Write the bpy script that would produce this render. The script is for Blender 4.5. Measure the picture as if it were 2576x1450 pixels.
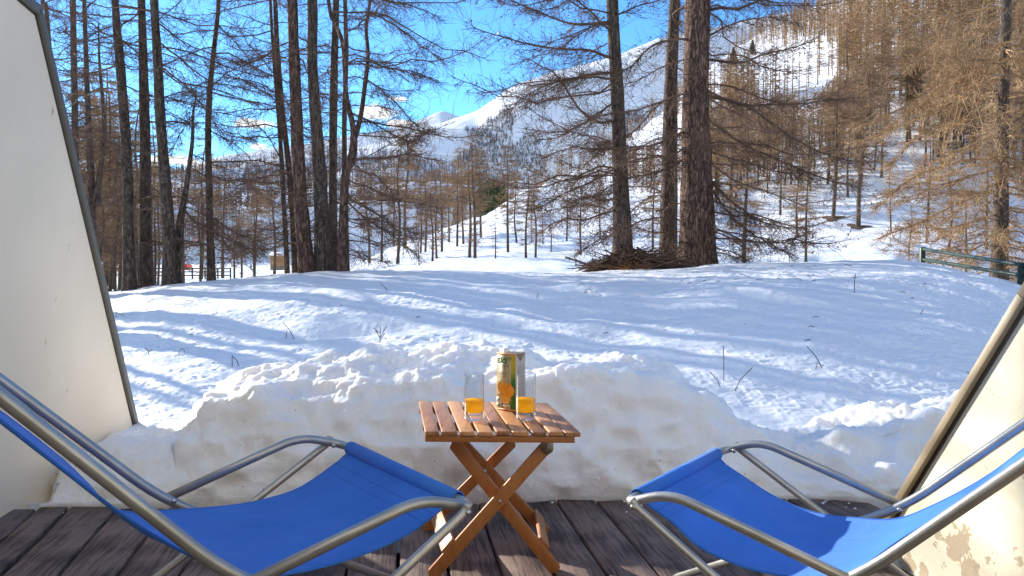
import bpy, math, random
import numpy as np
from mathutils import Vector, Matrix
for o in list(bpy.data.objects): bpy.data.objects.remove(o)
SC = bpy.context.scene
COL = SC.collection
# ------------------------------------------------------------------ camera
F, HZ, HC = 1860.0, 672.0, 0.95          # focal length in px of a 2576 px wide frame, horizon row, eye height
TH = math.atan((725-HZ)/F)
cd = bpy.data.cameras.new('camera'); cam = bpy.data.objects.new('camera', cd); COL.objects.link(cam)
cd.sensor_width = 36; cd.lens = 36*F/2576; cd.clip_start = 0.05; cd.clip_end = 20000
cam.location = (0, 0, HC); cam.rotation_euler = (math.pi/2-TH, 0, 0)
SC.camera = cam
# ------------------------------------------------------------------ light
SUN_EL = math.radians(19.0)
SDIR = np.array([-0.74, 0.67, 0.0]); SDIR /= np.linalg.norm(SDIR)
SDIR = np.array([SDIR[0]*math.cos(SUN_EL), SDIR[1]*math.cos(SUN_EL), math.sin(SUN_EL)])
ld = bpy.data.lights.new('sun', 'SUN'); sun = bpy.data.objects.new('sun', ld); COL.objects.link(sun)
ld.energy = 5.0; ld.angle = math.radians(0.5); ld.color = (1.0, 0.94, 0.84)
sun.rotation_euler = Vector(SDIR).to_track_quat('Z', 'Y').to_euler()
SC.view_settings.view_transform = 'Standard'; SC.view_settings.look = 'None'
SC.view_settings.gamma = 1; SC.view_settings.exposure = 1.02
SC.render.engine = 'CYCLES'; SC.cycles.use_denoising = True; SC.render.filter_size = 1.15
W = bpy.data.worlds.new('World'); SC.world = W; W.use_nodes = True
wn, wl = W.node_tree.nodes, W.node_tree.links
for n in list(wn): wn.remove(n)
wo = wn.new('ShaderNodeOutputWorld'); bg = wn.new('ShaderNodeBackground'); sky = wn.new('ShaderNodeTexSky')
sky.sky_type = 'NISHITA'; sky.sun_disc = False; sky.sun_elevation = SUN_EL
sky.sun_rotation = math.atan2(SDIR[0], SDIR[1]); sky.altitude = 1800; sky.air_density = 1.0
sky.dust_density = 0.2; sky.ozone_density = 2.0
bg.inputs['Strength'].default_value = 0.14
def wmath(op, a, b=None, c=None):
    n = wn.new('ShaderNodeVectorMath'); n.operation = op
    for i, v in enumerate((a, b, c)):
        if v is None: continue
        if isinstance(v, (tuple, list)): n.inputs[i].default_value = v
        else: wl.new(v, n.inputs[i])
    return n
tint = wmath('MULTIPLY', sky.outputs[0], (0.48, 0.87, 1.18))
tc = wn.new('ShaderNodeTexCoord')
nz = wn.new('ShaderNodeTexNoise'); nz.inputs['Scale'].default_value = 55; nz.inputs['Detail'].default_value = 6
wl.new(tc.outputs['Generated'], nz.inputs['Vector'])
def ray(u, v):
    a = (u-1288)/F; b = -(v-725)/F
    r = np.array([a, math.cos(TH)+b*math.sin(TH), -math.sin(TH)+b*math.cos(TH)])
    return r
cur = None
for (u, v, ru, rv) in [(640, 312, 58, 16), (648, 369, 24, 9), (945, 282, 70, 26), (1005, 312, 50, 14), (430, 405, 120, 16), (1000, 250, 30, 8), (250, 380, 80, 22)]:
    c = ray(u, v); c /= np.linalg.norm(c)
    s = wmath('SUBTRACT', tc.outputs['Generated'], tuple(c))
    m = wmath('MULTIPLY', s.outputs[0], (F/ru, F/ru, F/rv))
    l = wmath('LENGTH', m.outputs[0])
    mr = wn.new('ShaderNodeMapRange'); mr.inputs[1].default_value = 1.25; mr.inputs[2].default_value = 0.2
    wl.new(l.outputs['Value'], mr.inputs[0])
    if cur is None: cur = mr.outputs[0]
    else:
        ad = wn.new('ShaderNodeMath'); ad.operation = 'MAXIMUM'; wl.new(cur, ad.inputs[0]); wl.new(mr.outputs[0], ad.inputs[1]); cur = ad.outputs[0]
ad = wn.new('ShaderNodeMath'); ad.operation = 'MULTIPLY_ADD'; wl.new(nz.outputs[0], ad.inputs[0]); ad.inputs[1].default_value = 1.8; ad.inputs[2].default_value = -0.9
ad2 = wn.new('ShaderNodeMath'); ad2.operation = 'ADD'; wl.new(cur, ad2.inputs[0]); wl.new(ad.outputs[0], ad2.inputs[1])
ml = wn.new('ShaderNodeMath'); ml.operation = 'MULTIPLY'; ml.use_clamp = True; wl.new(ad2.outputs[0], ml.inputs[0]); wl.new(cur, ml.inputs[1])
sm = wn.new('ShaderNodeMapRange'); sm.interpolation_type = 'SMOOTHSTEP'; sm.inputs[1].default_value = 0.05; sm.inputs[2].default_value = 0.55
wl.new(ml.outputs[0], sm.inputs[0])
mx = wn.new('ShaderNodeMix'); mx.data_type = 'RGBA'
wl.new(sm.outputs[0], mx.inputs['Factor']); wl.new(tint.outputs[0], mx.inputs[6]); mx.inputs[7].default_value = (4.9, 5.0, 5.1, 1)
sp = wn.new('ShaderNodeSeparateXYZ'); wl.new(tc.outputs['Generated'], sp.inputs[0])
bk = wn.new('ShaderNodeMapRange'); bk.interpolation_type = 'SMOOTHSTEP'; bk.inputs[1].default_value = .25; bk.inputs[2].default_value = -.35; wl.new(sp.outputs[1], bk.inputs[0])  # unseen cloud cover added behind the camera to whiten the ambient light
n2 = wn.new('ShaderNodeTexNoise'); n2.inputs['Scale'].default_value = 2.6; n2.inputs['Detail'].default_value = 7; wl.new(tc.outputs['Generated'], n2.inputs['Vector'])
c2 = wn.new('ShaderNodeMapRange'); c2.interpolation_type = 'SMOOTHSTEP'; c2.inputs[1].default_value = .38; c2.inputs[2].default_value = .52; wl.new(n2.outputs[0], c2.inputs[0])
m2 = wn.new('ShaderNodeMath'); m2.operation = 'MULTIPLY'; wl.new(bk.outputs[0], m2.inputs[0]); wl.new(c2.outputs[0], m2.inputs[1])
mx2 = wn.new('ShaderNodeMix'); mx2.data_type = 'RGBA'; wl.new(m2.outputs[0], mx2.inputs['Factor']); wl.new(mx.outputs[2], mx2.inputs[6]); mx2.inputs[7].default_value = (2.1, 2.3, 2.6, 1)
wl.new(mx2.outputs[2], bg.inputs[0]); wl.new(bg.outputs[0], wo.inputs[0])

# ------------------------------------------------------------------ helpers
RNG = np.random.default_rng(7)
def U(u, v, z=0.0):
    r = ray(u, v); t = (z-HC)/r[2]; return np.array([0, 0, HC])+t*r
def D(u, v, d):                       # point at forward distance d
    r = ray(u, v); return np.array([0, 0, HC])+r*(d/r[1])
def tag(o, label=None, cat=None, group=None, kind=None):
    if label: o['label'] = label
    if cat: o['category'] = cat
    if group: o['group'] = group
    if kind: o['kind'] = kind
    return o
def empty(name, loc, label, cat, group=None):
    o = bpy.data.objects.new(name, None); COL.objects.link(o); o.location = loc; o.empty_display_size = 0.1
    return tag(o, label, cat, group)
def mesh_from(name, V, faces, mat, smooth=True, attrs=None):
    """V (N,3); faces: an (M,4) or (M,3) int array or a list of such arrays"""
    V = np.asarray(V, dtype=np.float32)
    if not isinstance(faces, (list, tuple)): faces = [faces]
    faces = [np.asarray(f, dtype=np.int32) for f in faces if len(f)]
    me = bpy.data.meshes.new(name)
    me.vertices.add(len(V)); me.vertices.foreach_set('co', V.ravel())
    nl = sum(f.size for f in faces); npol = sum(len(f) for f in faces)
    me.loops.add(nl); me.loops.foreach_set('vertex_index', np.concatenate([f.ravel() for f in faces]))
    me.polygons.add(npol)
    tot = np.concatenate([np.full(len(f), f.shape[1], np.int32) for f in faces])
    st = np.concatenate([[0], np.cumsum(tot)[:-1]]).astype(np.int32)
    me.polygons.foreach_set('loop_start', st)
    try: me.polygons.foreach_set('loop_total', tot)
    except Exception: pass
    if smooth: me.polygons.foreach_set('use_smooth', np.ones(npol, bool))
    if attrs:
        for k, a in attrs.items():
            at = me.attributes.new(k, 'FLOAT', 'POINT'); at.data.foreach_set('value', np.asarray(a, np.float32))
    me.update(calc_edges=True); me.validate()
    if mat: me.materials.append(mat)
    return me
def link(name, me, parent=None, loc=None):
    o = bpy.data.objects.new(name, me); COL.objects.link(o)
    if parent is not None:
        o.parent = parent
    if loc is not None: o.location = loc
    return o
class MB:
    """collects shapes in world coordinates for one mesh; origin is subtracted on build"""
    def __init__(s): s.V = []; s.Q = []; s.T = []; s.n = 0; s.A = []
    def add(s, V, Q=None, T=None, a=0.0):
        V = np.asarray(V, float).reshape(-1, 3); s.V.append(V); s.A.append(np.full(len(V), a) if np.isscalar(a) else np.asarray(a))
        if Q is not None and len(Q): s.Q.append(np.asarray(Q)+s.n)
        if T is not None and len(T): s.T.append(np.asarray(T)+s.n)
        s.n += len(V)
    def hexa(s, b, t, a=0.0):          # 4 bottom points, 4 top points (both counter-clockwise seen from above)
        s.add(list(b)+list(t), [(3, 2, 1, 0), (4, 5, 6, 7), (0, 1, 5, 4), (1, 2, 6, 5), (2, 3, 7, 6), (3, 0, 4, 7)], a=a)
    def box(s, c, ax, ay, az, a=0.0):  # centre and half-axis vectors
        c, ax, ay, az = map(np.asarray, (c, ax, ay, az))
        b = [c-ax-ay-az, c+ax-ay-az, c+ax+ay-az, c-ax+ay-az]
        s.hexa(b, [p+2*az for p in b], a)
    def tubes(s, P, R, S=3, caps=False, a=0.0):   # P (N,K,3), R (N,K)
        P = np.asarray(P, float); R = np.asarray(R, float); N, K, _ = P.shape
        Tn = np.gradient(P, axis=1); Tn /= np.linalg.norm(Tn, axis=2, keepdims=True)+1e-9
        ref = np.zeros((N, 1, 3)); m = np.abs(Tn.mean(1)[:, 2]) > 0.8
        ref[:, 0, 2] = 1; ref[m, 0] = (1, 0, 0)
        A = np.cross(Tn, ref); A /= np.linalg.norm(A, axis=2, keepdims=True)+1e-9
        B = np.cross(Tn, A)
        th = np.arange(S)*2*math.pi/S
        V = P[:, :, None, :]+R[:, :, None, None]*(np.cos(th)[None, None, :, None]*A[:, :, None, :]+np.sin(th)[None, None, :, None]*B[:, :, None, :])
        idx = np.arange(N*K*S).reshape(N, K, S)
        a0 = idx[:, :-1]; a1 = idx[:, 1:]
        Q = np.stack([a0, np.roll(a0, -1, 2), np.roll(a1, -1, 2), a1], -1).reshape(-1, 4)
        T = []
        V = V.reshape(-1, 3)
        if caps:
            ex = []
            for n in range(N):
                for e, k in ((0, 0), (1, K-1)):
                    ci = N*K*S+len(ex); ex.append(P[n, k])
                    for j in range(S):
                        q = (idx[n, k, j], idx[n, k, (j+1) % S])
                        T.append((ci, q[1], q[0]) if e == 0 else (ci, q[0], q[1]))
            V = np.concatenate([V, np.array(ex)])
        s.add(V, Q, T, a)
    def tube(s, pts, r, S=12, caps=True, a=0.0):
        pts = np.asarray(pts, float); r = np.full(len(pts), r) if np.isscalar(r) else np.asarray(r)
        s.tubes(pts[None], r[None], S, caps, a)
    def mesh(s, name, mat, org=(0, 0, 0), smooth=True, attr=None):
        V = np.concatenate(s.V)-np.asarray(org)
        f = []
        if s.Q: f.append(np.concatenate(s.Q))
        if s.T: f.append(np.concatenate(s.T))
        return mesh_from(name, V, f, mat, smooth, {attr: np.concatenate(s.A)} if attr else None)
    def build(s, name, mat, parent=None, smooth=True, attr=None, bevel=0):
        org = np.array(parent.location) if parent is not None else np.zeros(3)
        o = link(name, s.mesh(name, mat, org, smooth, attr), parent)
        if bevel:
            m = o.modifiers.new('bevel', 'BEVEL'); m.width = bevel; m.segments = 2; m.limit_method = 'ANGLE'
        return o
def smooth_path(pts, n=8, it=2):
    """Catmull-Rom resample"""
    P = np.asarray(pts, float); P = np.vstack([2*P[0]-P[1], P, 2*P[-1]-P[-2]]); out = []
    for i in range(1, len(P)-2):
        for k in range(n):
            t = k/n
            out.append(0.5*((2*P[i])+(-P[i-1]+P[i+1])*t+(2*P[i-1]-5*P[i]+4*P[i+1]-P[i+2])*t*t+(-P[i-1]+3*P[i]-3*P[i+1]+P[i+2])*t**3))
    out.append(P[-2]); return np.array(out)
def fillet(pts, rad, n=7):
    """polyline with rounded corners, like a bent tube"""
    P = [np.asarray(p, float) for p in pts]; out = [P[0]]
    if np.isscalar(rad): rad = [rad]*len(P)
    for i in range(1, len(P)-1):
        a, b = P[i-1]-P[i], P[i+1]-P[i]; la, lb = np.linalg.norm(a), np.linalg.norm(b)
        r = min(rad[i], la*.49, lb*.49); a = a/la*r; b = b/lb*r
        for k in range(n+1):
            t = k/n; out.append(P[i]+a*(1-t)**2+b*t**2)
    out.append(P[-1]); return np.array(out)
# value noise -------------------------------------------------------------
_G = np.random.default_rng(3).random((256, 256)); _G3 = np.random.default_rng(4).random((32, 32, 32))
def vn(x, y):
    x = np.asarray(x, float); y = np.asarray(y, float)
    xi = np.floor(x).astype(int); yi = np.floor(y).astype(int); fx = x-xi; fy = y-yi
    fx = fx*fx*fx*(fx*(fx*6-15)+10); fy = fy*fy*fy*(fy*(fy*6-15)+10)
    g = lambda a, b: _G[a & 255, b & 255]
    return (g(xi, yi)*(1-fx)+g(xi+1, yi)*fx)*(1-fy)+(g(xi, yi+1)*(1-fx)+g(xi+1, yi+1)*fx)*fy-0.5
def fbm(x, y, o=4, gain=.5):
    s = 0; a = 1; c, d = math.cos(.6), math.sin(.6)
    for i in range(o):
        s = s+a*vn(x+17.3*i, y-9.1*i); x, y = (c*x-d*y)*2.03, (d*x+c*y)*2.03; a *= gain
    return s
def vn3(p):
    xi = np.floor(p).astype(int); f = p-xi; f = f*f*(3-2*f); r = 0
    for dx in (0, 1):
        for dy in (0, 1):
            for dz in (0, 1):
                w = (f[..., 0] if dx else 1-f[..., 0])*(f[..., 1] if dy else 1-f[..., 1])*(f[..., 2] if dz else 1-f[..., 2])
                r = r+w*_G3[(xi[..., 0]+dx) & 31, (xi[..., 1]+dy) & 31, (xi[..., 2]+dz) & 31]
    return r-0.5
# ------------------------------------------------------------------ materials
def newmat(name):
    m = bpy.data.materials.new(name); m.use_nodes = True; return m, m.node_tree.nodes, m.node_tree.links, m.node_tree.nodes['Principled BSDF']
def simple(name, col, rough=.6, metal=0, spec=.5, nscale=0, var=.25, bump=0, bscale=60, coords='Object'):
    m, N, L, P = newmat(name)
    P.inputs['Roughness'].default_value = rough; P.inputs['Metallic'].default_value = metal
    P.inputs['Specular IOR Level'].default_value = spec
    P.inputs['Base Color'].default_value = (*col, 1)
    t = N.new('ShaderNodeTexCoord')
    if nscale:
        n = N.new('ShaderNodeTexNoise'); n.inputs['Scale'].default_value = nscale; n.inputs['Detail'].default_value = 5
        L.new(t.outputs[coords], n.inputs['Vector'])
        r = N.new('ShaderNodeValToRGB'); L.new(n.outputs[0], r.inputs[0])
        r.color_ramp.elements[0].position = .3; r.color_ramp.elements[1].position = .7
        r.color_ramp.elements[0].color = (*[c*(1-var) for c in col], 1); r.color_ramp.elements[1].color = (*[min(1, c*(1+var)) for c in col], 1)
        L.new(r.outputs[0], P.inputs['Base Color'])
    if bump:
        n = N.new('ShaderNodeTexNoise'); n.inputs['Scale'].default_value = bscale; n.inputs['Detail'].default_value = 6
        L.new(t.outputs[coords], n.inputs['Vector'])
        b = N.new('ShaderNodeBump'); b.inputs['Strength'].default_value = bump; b.inputs['Distance'].default_value = .01
        L.new(n.outputs[0], b.inputs['Height']); L.new(b.outputs[0], P.inputs['Normal'])
    return m
def snow_mat(name, col, bump=.3, scale=30, sss=0.0, dirt=0.0):
    m, N, L, P = newmat(name)
    P.inputs['Roughness'].default_value = .55; P.inputs['Base Color'].default_value = (*col, 1)
    P.inputs['Specular IOR Level'].default_value = .3
    t = N.new('ShaderNodeTexCoord')
    n = N.new('ShaderNodeTexNoise'); n.inputs['Scale'].default_value = scale; n.inputs['Detail'].default_value = 8; n.inputs['Roughness'].default_value = .65
    L.new(t.outputs['Object'], n.inputs['Vector'])
    b = N.new('ShaderNodeBump'); b.inputs['Strength'].default_value = bump; b.inputs['Distance'].default_value = .02
    L.new(n.outputs[0], b.inputs['Height']); L.new(b.outputs[0], P.inputs['Normal'])
    if sss:
        P.inputs['Subsurface Weight'].default_value = sss; P.inputs['Subsurface Radius'].default_value = (.06, .045, .035); P.inputs['Subsurface Scale'].default_value = 1
    if dirt:
        d = N.new('ShaderNodeTexNoise'); d.inputs['Scale'].default_value = 3.2; d.inputs['Detail'].default_value = 4
        L.new(t.outputs['Object'], d.inputs['Vector'])
        r = N.new('ShaderNodeValToRGB'); r.color_ramp.elements[0].position = .42; r.color_ramp.elements[1].position = .72
        r.color_ramp.elements[0].color = (*col, 1); r.color_ramp.elements[1].color = (.44, .37, .28, 1)
        L.new(d.outputs[0], r.inputs[0])
        # dirt streaks sit low in the bank where the plough pushed gravel up
        g = N.new('ShaderNodeSeparateXYZ'); L.new(t.outputs['Object'], g.inputs[0])
        mr = N.new('ShaderNodeMapRange'); mr.inputs[1].default_value = .50; mr.inputs[2].default_value = .16; L.new(g.outputs[2], mr.inputs[0])
        mm = N.new('ShaderNodeMath'); mm.operation = 'MULTIPLY'; L.new(mr.outputs[0], mm.inputs[0]); mm.inputs[1].default_value = dirt
        x = N.new('ShaderNodeMix'); x.data_type = 'RGBA'; L.new(mm.outputs[0], x.inputs['Factor']); x.inputs[6].default_value = (*col, 1); L.new(r.outputs[0], x.inputs[7])
        # specks of needles and grit
        v = N.new('ShaderNodeTexVoronoi'); v.inputs['Scale'].default_value = 26; L.new(t.outputs['Object'], v.inputs['Vector'])
        lt = N.new('ShaderNodeMath'); lt.operation = 'LESS_THAN'; L.new(v.outputs['Distance'], lt.inputs[0]); lt.inputs[1].default_value = .06
        vs = N.new('ShaderNodeSeparateColor'); L.new(v.outputs['Color'], vs.inputs[0])
        gt = N.new('ShaderNodeMath'); gt.operation = 'GREATER_THAN'; L.new(vs.outputs[0], gt.inputs[0]); gt.inputs[1].default_value = .72
        m2 = N.new('ShaderNodeMath'); m2.operation = 'MULTIPLY'; L.new(lt.outputs[0], m2.inputs[0]); L.new(gt.outputs[0], m2.inputs[1])
        y = N.new('ShaderNodeMix'); y.data_type = 'RGBA'; L.new(m2.outputs[0], y.inputs['Factor']); L.new(x.outputs[2], y.inputs[6]); y.inputs[7].default_value = (.12, .08, .05, 1)
        L.new(y.outputs[2], P.inputs['Base Color'])
    return m
def bark_mat(name, c0, c1, sc=9):
    m, N, L, P = newmat(name); P.inputs['Roughness'].default_value = .9; P.inputs['Specular IOR Level'].default_value = .2
    t = N.new('ShaderNodeTexCoord'); mp = N.new('ShaderNodeMapping'); mp.inputs['Scale'].default_value = (1, 1, .22); L.new(t.outputs['Object'], mp.inputs[0])
    v = N.new('ShaderNodeTexVoronoi'); v.inputs['Scale'].default_value = sc*2.4; v.feature = 'DISTANCE_TO_EDGE'
    n = N.new('ShaderNodeTexNoise'); n.inputs['Scale'].default_value = sc*1.6; n.inputs['Detail'].default_value = 8; n.inputs['Roughness'].default_value = .7
    w = N.new('ShaderNodeVectorMath'); w.operation = 'MULTIPLY_ADD'; w.inputs[1].default_value = (.12, .12, .12); L.new(n.outputs['Color'], w.inputs[0]); L.new(mp.outputs[0], w.inputs[2])
    L.new(mp.outputs[0], n.inputs['Vector']); L.new(w.outputs[0], v.inputs['Vector'])
    r = N.new('ShaderNodeValToRGB'); L.new(n.outputs[0], r.inputs[0]); r.color_ramp.elements[0].position = .35; r.color_ramp.elements[1].position = .68
    r.color_ramp.elements[0].color = (*c0, 1); r.color_ramp.elements[1].color = (*c1, 1)
    mr = N.new('ShaderNodeMapRange'); mr.inputs[1].default_value = 0; mr.inputs[2].default_value = .16; mr.inputs[3].default_value = .45; L.new(v.outputs['Distance'], mr.inputs[0])
    x = N.new('ShaderNodeMix'); x.data_type = 'RGBA'; x.blend_type = 'MULTIPLY'; x.inputs['Factor'].default_value = 1; L.new(r.outputs[0], x.inputs[6]); L.new(mr.outputs[0], x.inputs[7])
    L.new(x.outputs[2], P.inputs['Base Color'])
    b = N.new('ShaderNodeBump'); b.inputs['Strength'].default_value = 1; b.inputs['Distance'].default_value = .03
    ad = N.new('ShaderNodeMath'); ad.operation = 'ADD'; L.new(mr.outputs[0], ad.inputs[0]); L.new(n.outputs[0], ad.inputs[1])
    L.new(ad.outputs[0], b.inputs['Height']); L.new(b.outputs[0], P.inputs['Normal']); return m
M = {}
M['snow'] = snow_mat('snow', (.90, .92, .95), .35, 28)
M['snow_far'] = snow_mat('snow_far', (.90, .92, .95), .2, .6)
M['bank'] = snow_mat('bank_snow', (.94, .93, .915), .4, 40, sss=.6, dirt=.2)
M['bark'] = bark_mat('bark', (.10, .075, .06), (.32, .25, .195), 14)
M['bark_red'] = bark_mat('bark_red', (.11, .068, .052), (.36, .22, .165), 10)
M['bark_far'] = simple('bark_far', (.10, .075, .055), .9, 0, .2)
M['twig'] = simple('twig_brown', (.17, .105, .072), .8, 0, .2, 1.5, .35)
M['twig_warm'] = simple('twig_warm', (.28, .178, .10), .8, 0, .2, 1.2, .3)
M['twig_gold'] = simple('twig_gold', (.35, .225, .12), .8, 0, .2, .8, .25)
M['forest'] = simple('forest_brown', (.16, .11, .075), .9, 0, .1, .02, .3)
M['forest_violet'] = simple('forest_violet', (.17, .115, .085), .9, 0, .1, .01, .25)
M['forest_grey'] = simple('forest_grey', (.125, .09, .075), .9, 0, .1, .01, .25)
M['pine'] = simple('pine_needles', (.035, .06, .022), .7, 0, .2, .5, .4)
# ------------------------------------------------------------------ terrain functions
def ip(u, pts):
    a = np.array(pts, float); return np.interp(u, a[:, 0], a[:, 1])
CREST = [(-900, 760), (0, 750), (275, 737), (345, 727), (420, 715), (545, 705), (740, 688), (800, 683), (1000, 681), (1200, 683), (1400, 683), (1500, 681), (1700, 672), (1800, 664), (1900, 660), (2100, 657), (2250, 657), (2330, 664), (2400, 674), (2480, 692), (2576, 716), (3200, 800)]
CRD = [(-900, 13.5), (275, 13.5), (1200, 12.6), (1800, 11.5), (2250, 10.8), (2576, 9.8), (3200, 9)]
def field_z(x, y):
    y = np.maximum(y, .5); u = 1288+F*x/y
    yc = ip(u, CREST); dc = ip(u, CRD)
    zc = HC-(yc-HZ)/F*dc
    s = np.clip((y-3.6)/(dc-3.6), 0, 1)
    z = 0.0+zc*np.sin(s*math.pi/2*.93)**.97/math.sin(math.pi/2*.93)**.97
    over = np.maximum(y-dc, 0)
    z = z-.035*over**1.45
    z = np.maximum(z, -2.2)
    return z
HOL = None
def field_detail(x, y):
    k = np.clip((y-3)/1.5, 0, 1)
    big = .05*fbm(x*.9, y*.9, 3)+.03*fbm(x*2.6+5, y*2.0, 3)
    rip = .015*fbm(x*5.5+9, y*8.0+3*vn(x*2, y*2), 3, .5)
    cell = np.abs(vn(x*13, y*19))*.024+np.abs(vn(x*25+4, y*34))*.014
    amp = .35+.65*np.clip(vn(x*.7+4, y*.9)+.6, 0, 1)
    fade = 1-.45*np.clip((y-8)/5, 0, 1)
    z = (big+(rip-cell)*amp*1.0)*fade
    # trodden hollows
    global HOL
    if HOL is None: HOL = []
    for (u, v, r, h) in [] if HOL else [(880, 830, .42, .10), (800, 845, .28, .05), (690, 700, .3, .05), (1400, 715, .5, .05), (1455, 730, .35, -.05), (1900, 740, .5, -.06), (1650, 800, .4, .05), (1440, 790, .45, .06), (1260, 760, .4, .05)]:
        p = None
        for d in np.linspace(4, 12, 60):
            q = D(u, v, d)
            if q[2] < field_z(np.array(q[0]), np.array(q[1])): p = q; break
        if p is not None: HOL.append((p, r, h))
    for (p, r, h) in HOL:
        g = np.exp(-(((x-p[0])/r)**2+((y-p[1])/(r*.7))**2)); z = z-h*g+.5*abs(h)*np.exp(-(((x-p[0]-.5*r)/(r*.8))**2+((y-p[1]+.5*r)/(r*.6))**2))
    return z*k
def hit_field(u, v, d0=3.4, d1=16):
    d = np.linspace(d0, d1, 500); q = D(u, v, 1.0)-np.array([0, 0, HC]); X = q[0]*d; Y = q[1]*d; Zr = HC+q[2]*d
    b = np.nonzero(Zr < field_z(X, Y)+field_detail(X, Y))[0]; i = b[0] if len(b) else 499
    return np.array([X[i], Y[i], Zr[i]])
# right hillside: from the foot behind the crest up to a ridge
RIDGE = [(-500, 678), (500, 676), (800, 672), (900, 660), (960, 640), (1101, 586), (1166, 554), (1208, 541), (1263, 509), (1311, 489), (1328, 478), (1408, 445), (1500, 400), (1600, 335), (1700, 250), (1800, 155), (1900, 95), (2000, 45), (2200, -60), (2576, -200), (3400, -380), (6000, -400)]
RIDGED = [(-500, 45), (800, 60), (1100, 80), (1300, 110), (1500, 180), (1700, 300), (1900, 430), (2576, 450), (6000, 450)]
TF = ([0, .15, .38, .55, .8, 1], [0, .03, .175, .45, .78, 1])
def hill_z(x, y):
    y = np.maximum(y, 1); u = 1288+F*x/y; yr = ip(u, RIDGE); dr = ip(u, RIDGED)
    t = np.log(np.maximum(y, 20)/20)/np.log(dr/20)
    f = np.interp(np.minimum(t, 1), *TF)
    lin = np.minimum(t, 1); k = np.clip((u-1300)/600, 0, 1); f = lin**1.15*(1-k)+f*k
    bs = ip(u, [(780, 742), (1000, 712), (1200, 705), (2250, 705), (2400, 722), (2576, 762), (3400, 800)]); pf = bs+(yr-bs)*f
    z = HC+(HZ-pf)/F*np.minimum(y, dr)
    ov = np.maximum(y-dr, 0); z = z-ov*.25-.0*ov
    return z
def hill_n(x, y):
    r = np.hypot(x, y); return fbm(x*.07, y*.07, 4)*np.clip(r/60, .1, 1)*1.3+fbm(x*.5, y*.5, 3)*.18
def ground_hill(x, y): return float(hill_z(np.array(x), np.array(y))+hill_n(np.array(x), np.array(y)))
# valley and forested hill on the left
HILLC = [(-2500, 380), (-500, 420), (200, 452), (330, 450), (440, 448), (540, 424), (600, 410), (700, 400), (800, 393), (1000, 398), (1100, 425), (1200, 455), (1400, 480), (2600, 500)]
def val_px(u, d):
    yh = ip(u, HILLC)
    ds = np.array([14, 20, 60, 150, 240, 300, 340, 400, 600])
    ys = [800, 742, 703, 686, 679, 674, 655, 525, 492]
    out = np.interp(np.log(d), np.log(ds), ys)
    t = np.clip(np.log(np.maximum(d, 600)/600)/math.log(1000/600), 0, 1)
    return np.where(d > 600, 492+(yh-492)*t, out)
def val_z(x, y):
    y = np.maximum(y, 1); u = 1288+F*x/y; pf = val_px(u, np.minimum(y, 1000)); z = HC+(HZ-pf)/F*np.minimum(y, 1000)
    return z-np.maximum(y-1000, 0)*.3
def val_n(x, y):
    k = np.clip((y-320)/200, 0, 1); return fbm(x*.008, y*.008, 4)*26*k+fbm(x*.04, y*.04, 3)*3*k+fbm(x*.05, y*.05, 2)*.25
MTN = [(-500, 470), (800, 420), (900, 372), (1000, 345), (1060, 325), (1090, 314), (1130, 301), (1200, 278), (1260, 238), (1300, 214), (1340, 200), (1400, 180), (1480, 163), (1564, 136), (1652, 97), (1719, 86), (1800, 70), (1950, 40), (2300, -40), (3000, -100)]
def mtn_z(x, y):
    y = np.maximum(y, 1); u = 1288+F*x/y; yr = ip(u, MTN)
    t = np.clip((y-1620)/580, 0, 1); pf = 640+(yr-640)*np.sin(t*1.48)
    return HC+(HZ-pf)/F*np.minimum(y, 2200)-np.maximum(y-2200, 0)*.7
def mtn_n(x, y):
    k = np.clip((2200-y)/500, 0, 1)*.9+.1
    g = 1-np.abs(fbm(x*.0032+y*.0009, y*.0008, 4))*2.6
    return (g*46-30+fbm(x*.012, y*.012, 4)*22)*k
def polar(name, zf, us, ds, mat, kind='structure'):
    uu, dd = np.meshgrid(us, ds); x = (uu-1288)/F*dd; y = dd
    z = zf(x, y); V = np.stack([x, y, z], -1).reshape(-1, 3)
    nd, nu = uu.shape; i = np.arange(nd*nu).reshape(nd, nu)
    Q = np.stack([i[:-1, :-1], i[:-1, 1:], i[1:, 1:], i[1:, :-1]], -1).reshape(-1, 4)
    return tag(link(name, mesh_from(name, V, Q, mat)), kind=kind)
us = np.concatenate([np.linspace(-6000, 0, 60)[:-1], np.linspace(0, 2700, 1000), np.linspace(2700, 8000, 50)[1:]])
ds = np.concatenate([np.geomspace(3.2, 15, 620), np.geomspace(15.1, 26, 40)])
polar('snow_field', lambda x, y: field_z(x, y)+field_detail(x, y), us, ds, M['snow'])
polar('hillside', lambda x, y: hill_z(x, y)+hill_n(x, y), np.concatenate([np.linspace(780, 3400, 360), np.linspace(3450, 9000, 40)]), np.concatenate([np.geomspace(19, 460, 260), np.geomspace(470, 1200, 12)]), M['snow_far'])
polar('valley', lambda x, y: val_z(x, y)+val_n(x, y), np.linspace(-6000, 2600, 420), np.concatenate([np.geomspace(14, 300, 70), np.geomspace(305, 1010, 150), np.geomspace(1030, 1500, 8)]), M['snow_far'])
polar('mountain', lambda x, y: mtn_z(x, y)+mtn_n(x, y), np.linspace(-200, 3000, 420), np.concatenate([np.linspace(1560, 2210, 260), np.linspace(2230, 3200, 14)]), M['snow_far'])
PEAK = [(-4000, 330), (-1000, 400), (100, 440), (300, 455), (430, 442), (480, 424), (550, 396), (620, 384), (700, 371), (780, 362), (900, 340), (960, 332), (1004, 322), (1036, 312), (1078, 296), (1095, 288), (1114, 281), (1127, 284), (1146, 293), (1200, 300), (1500, 330), (5000, 400)]
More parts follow.
